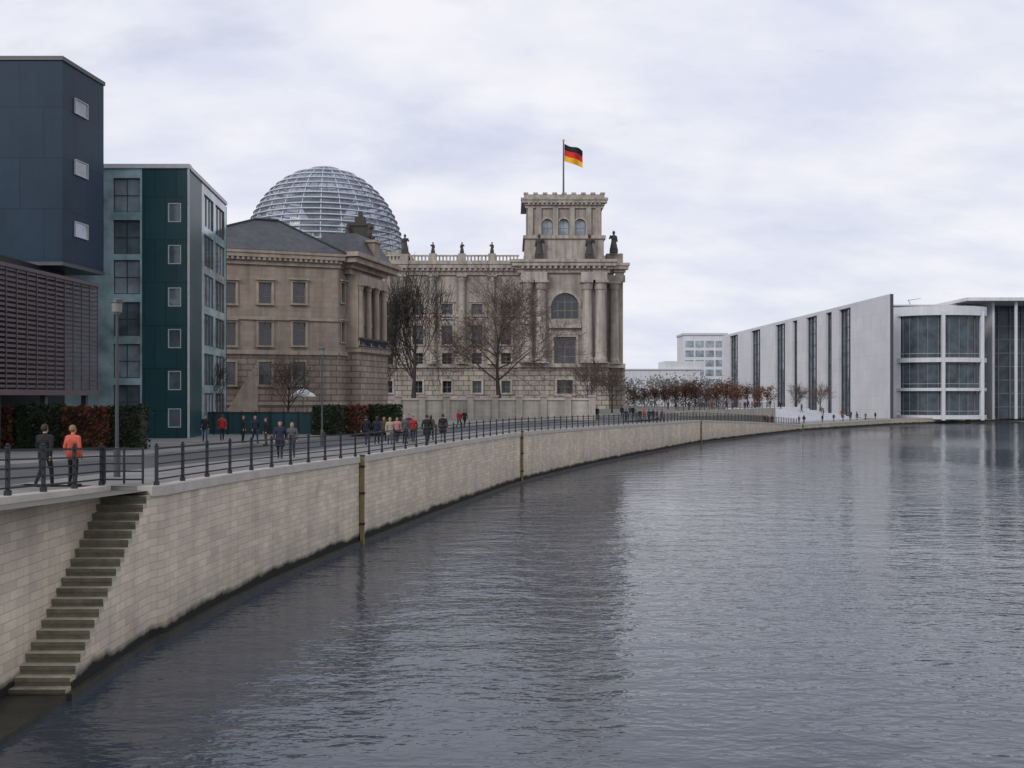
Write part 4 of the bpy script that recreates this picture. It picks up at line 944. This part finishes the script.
for i, px in enumerate((668,676,689,701,712,726,733,745,752,757,761,764,768,772)):
    person(px, 203+random.uniform(-2,3), cl[(i*3+2) % 8], 'black', random.choice(('stand','walk')), random.uniform(0,360), f'tiny far person in {cl[(i*3+2)%8]}, {ordn[i]} from the left on the raised terrace', g4)
for i, (k, u) in enumerate(((7,-15),(7,-12),(7,-4),(7,1),(6,-1),(5,8),(4,5),(3,14),(2,12),(1,20),(0,23),(0,27))):
    x_, y_, _ = FSt.p(u, -k*1.25-.6, 0); person(512+1000*x_/y_, y_, cl[(i*5+1) % 8], 'black', 'stand' if i % 3 else 'walk', (40+i*70) % 360, f'tiny far person in {cl[(i*5+1)%8]}, {ordn[i]} from the top left of the broad steps', g4, z=1.4+(k+1)*.40)
for i, yy in enumerate((208,212,213.5,219,226,227.5,233,239,240.5,247)):
    j = int(np.argmax(QY > yy)); o_ = 1.4+(i*37 % 5)*.45; x_ = QX[j]-TY[j]*o_; y_ = QY[j]+TX[j]*o_
    person(512+1000*x_/y_, y_, cl[(i+4) % 8], 'black', 'walk' if i % 3 else 'stand', 130 if i % 2 else 310, f'tiny far person in {cl[(i+4)%8]}, {ordn[i]} from the left on the low promenade beyond the terrace', g4)

# ------------------------------------------------------------------ sky, sun, camera
w = bpy.data.worlds.new('World'); S.world = w; w.use_nodes = True; nt = w.node_tree; bg = nt.nodes['Background']
sky = N(nt, 'ShaderNodeTexSky', sky_type='NISHITA'); sky.sun_disc = False; sky.sun_elevation = R(28); sky.sun_rotation = R(215)
tc = N(nt, 'ShaderNodeTexCoord'); sp = N(nt, 'ShaderNodeSeparateXYZ'); nt.links.new(tc.outputs['Generated'], sp.inputs[0])
zz = mth(nt, 'ADD', mth(nt, 'MAXIMUM', sp.outputs[2], 0.0), .34)
cb = N(nt, 'ShaderNodeCombineXYZ'); nt.links.new(mth(nt, 'DIVIDE', sp.outputs[0], zz), cb.inputs[0]); nt.links.new(mth(nt, 'DIVIDE', sp.outputs[1], zz), cb.inputs[1])
f1 = noise(nt, cb.outputs[0], 3.4, 9, .55, (1.0,1.5,1)); f2 = noise(nt, cb.outputs[0], 1.3, 4, .5)
cf = ramp(nt, mth(nt, 'ADD', mth(nt, 'MULTIPLY', f1, .6), mth(nt, 'MULTIPLY', f2, .4)), [(.38, 0.0), (.60, 1.0)])
cc = mixc(nt, cf, (7.0,7.4,8.8), (9.1,9.05,9.6))
gap = ramp(nt, noise(nt, cb.outputs[0], 2.1, 6, .55, (1,1.6,1)), [(.32, .2), (.44, 0.0)])
col = mixc(nt, gap, cc, sky.outputs[0]); nt.links.new(col, bg.inputs[0]); bg.inputs[1].default_value = .1
sl = bpy.data.lights.new('sun', 'SUN'); sl.energy = 1.3; sl.angle = R(22); sl.color = (1,.96,.91); so = bpy.data.objects.new('sun', sl); COL.objects.link(so)
so.rotation_euler = (Vector((.55,.75,-.5))).to_track_quat('-Z','Y').to_euler(); so.location = (-20,-20,40)
cam = bpy.data.cameras.new('camera'); cam.sensor_width = 36; cam.lens = 36*FPX/1024; cam.shift_y = 13/1024; cam.clip_end = 6000; cam.clip_start = .1
co = bpy.data.objects.new('camera', cam); COL.objects.link(co); co.location = (0,0,CAMZ); co.rotation_euler = (R(90),0,0); S.camera = co
S.view_settings.view_transform = 'Standard'; S.view_settings.look = 'None'; S.view_settings.exposure = 0
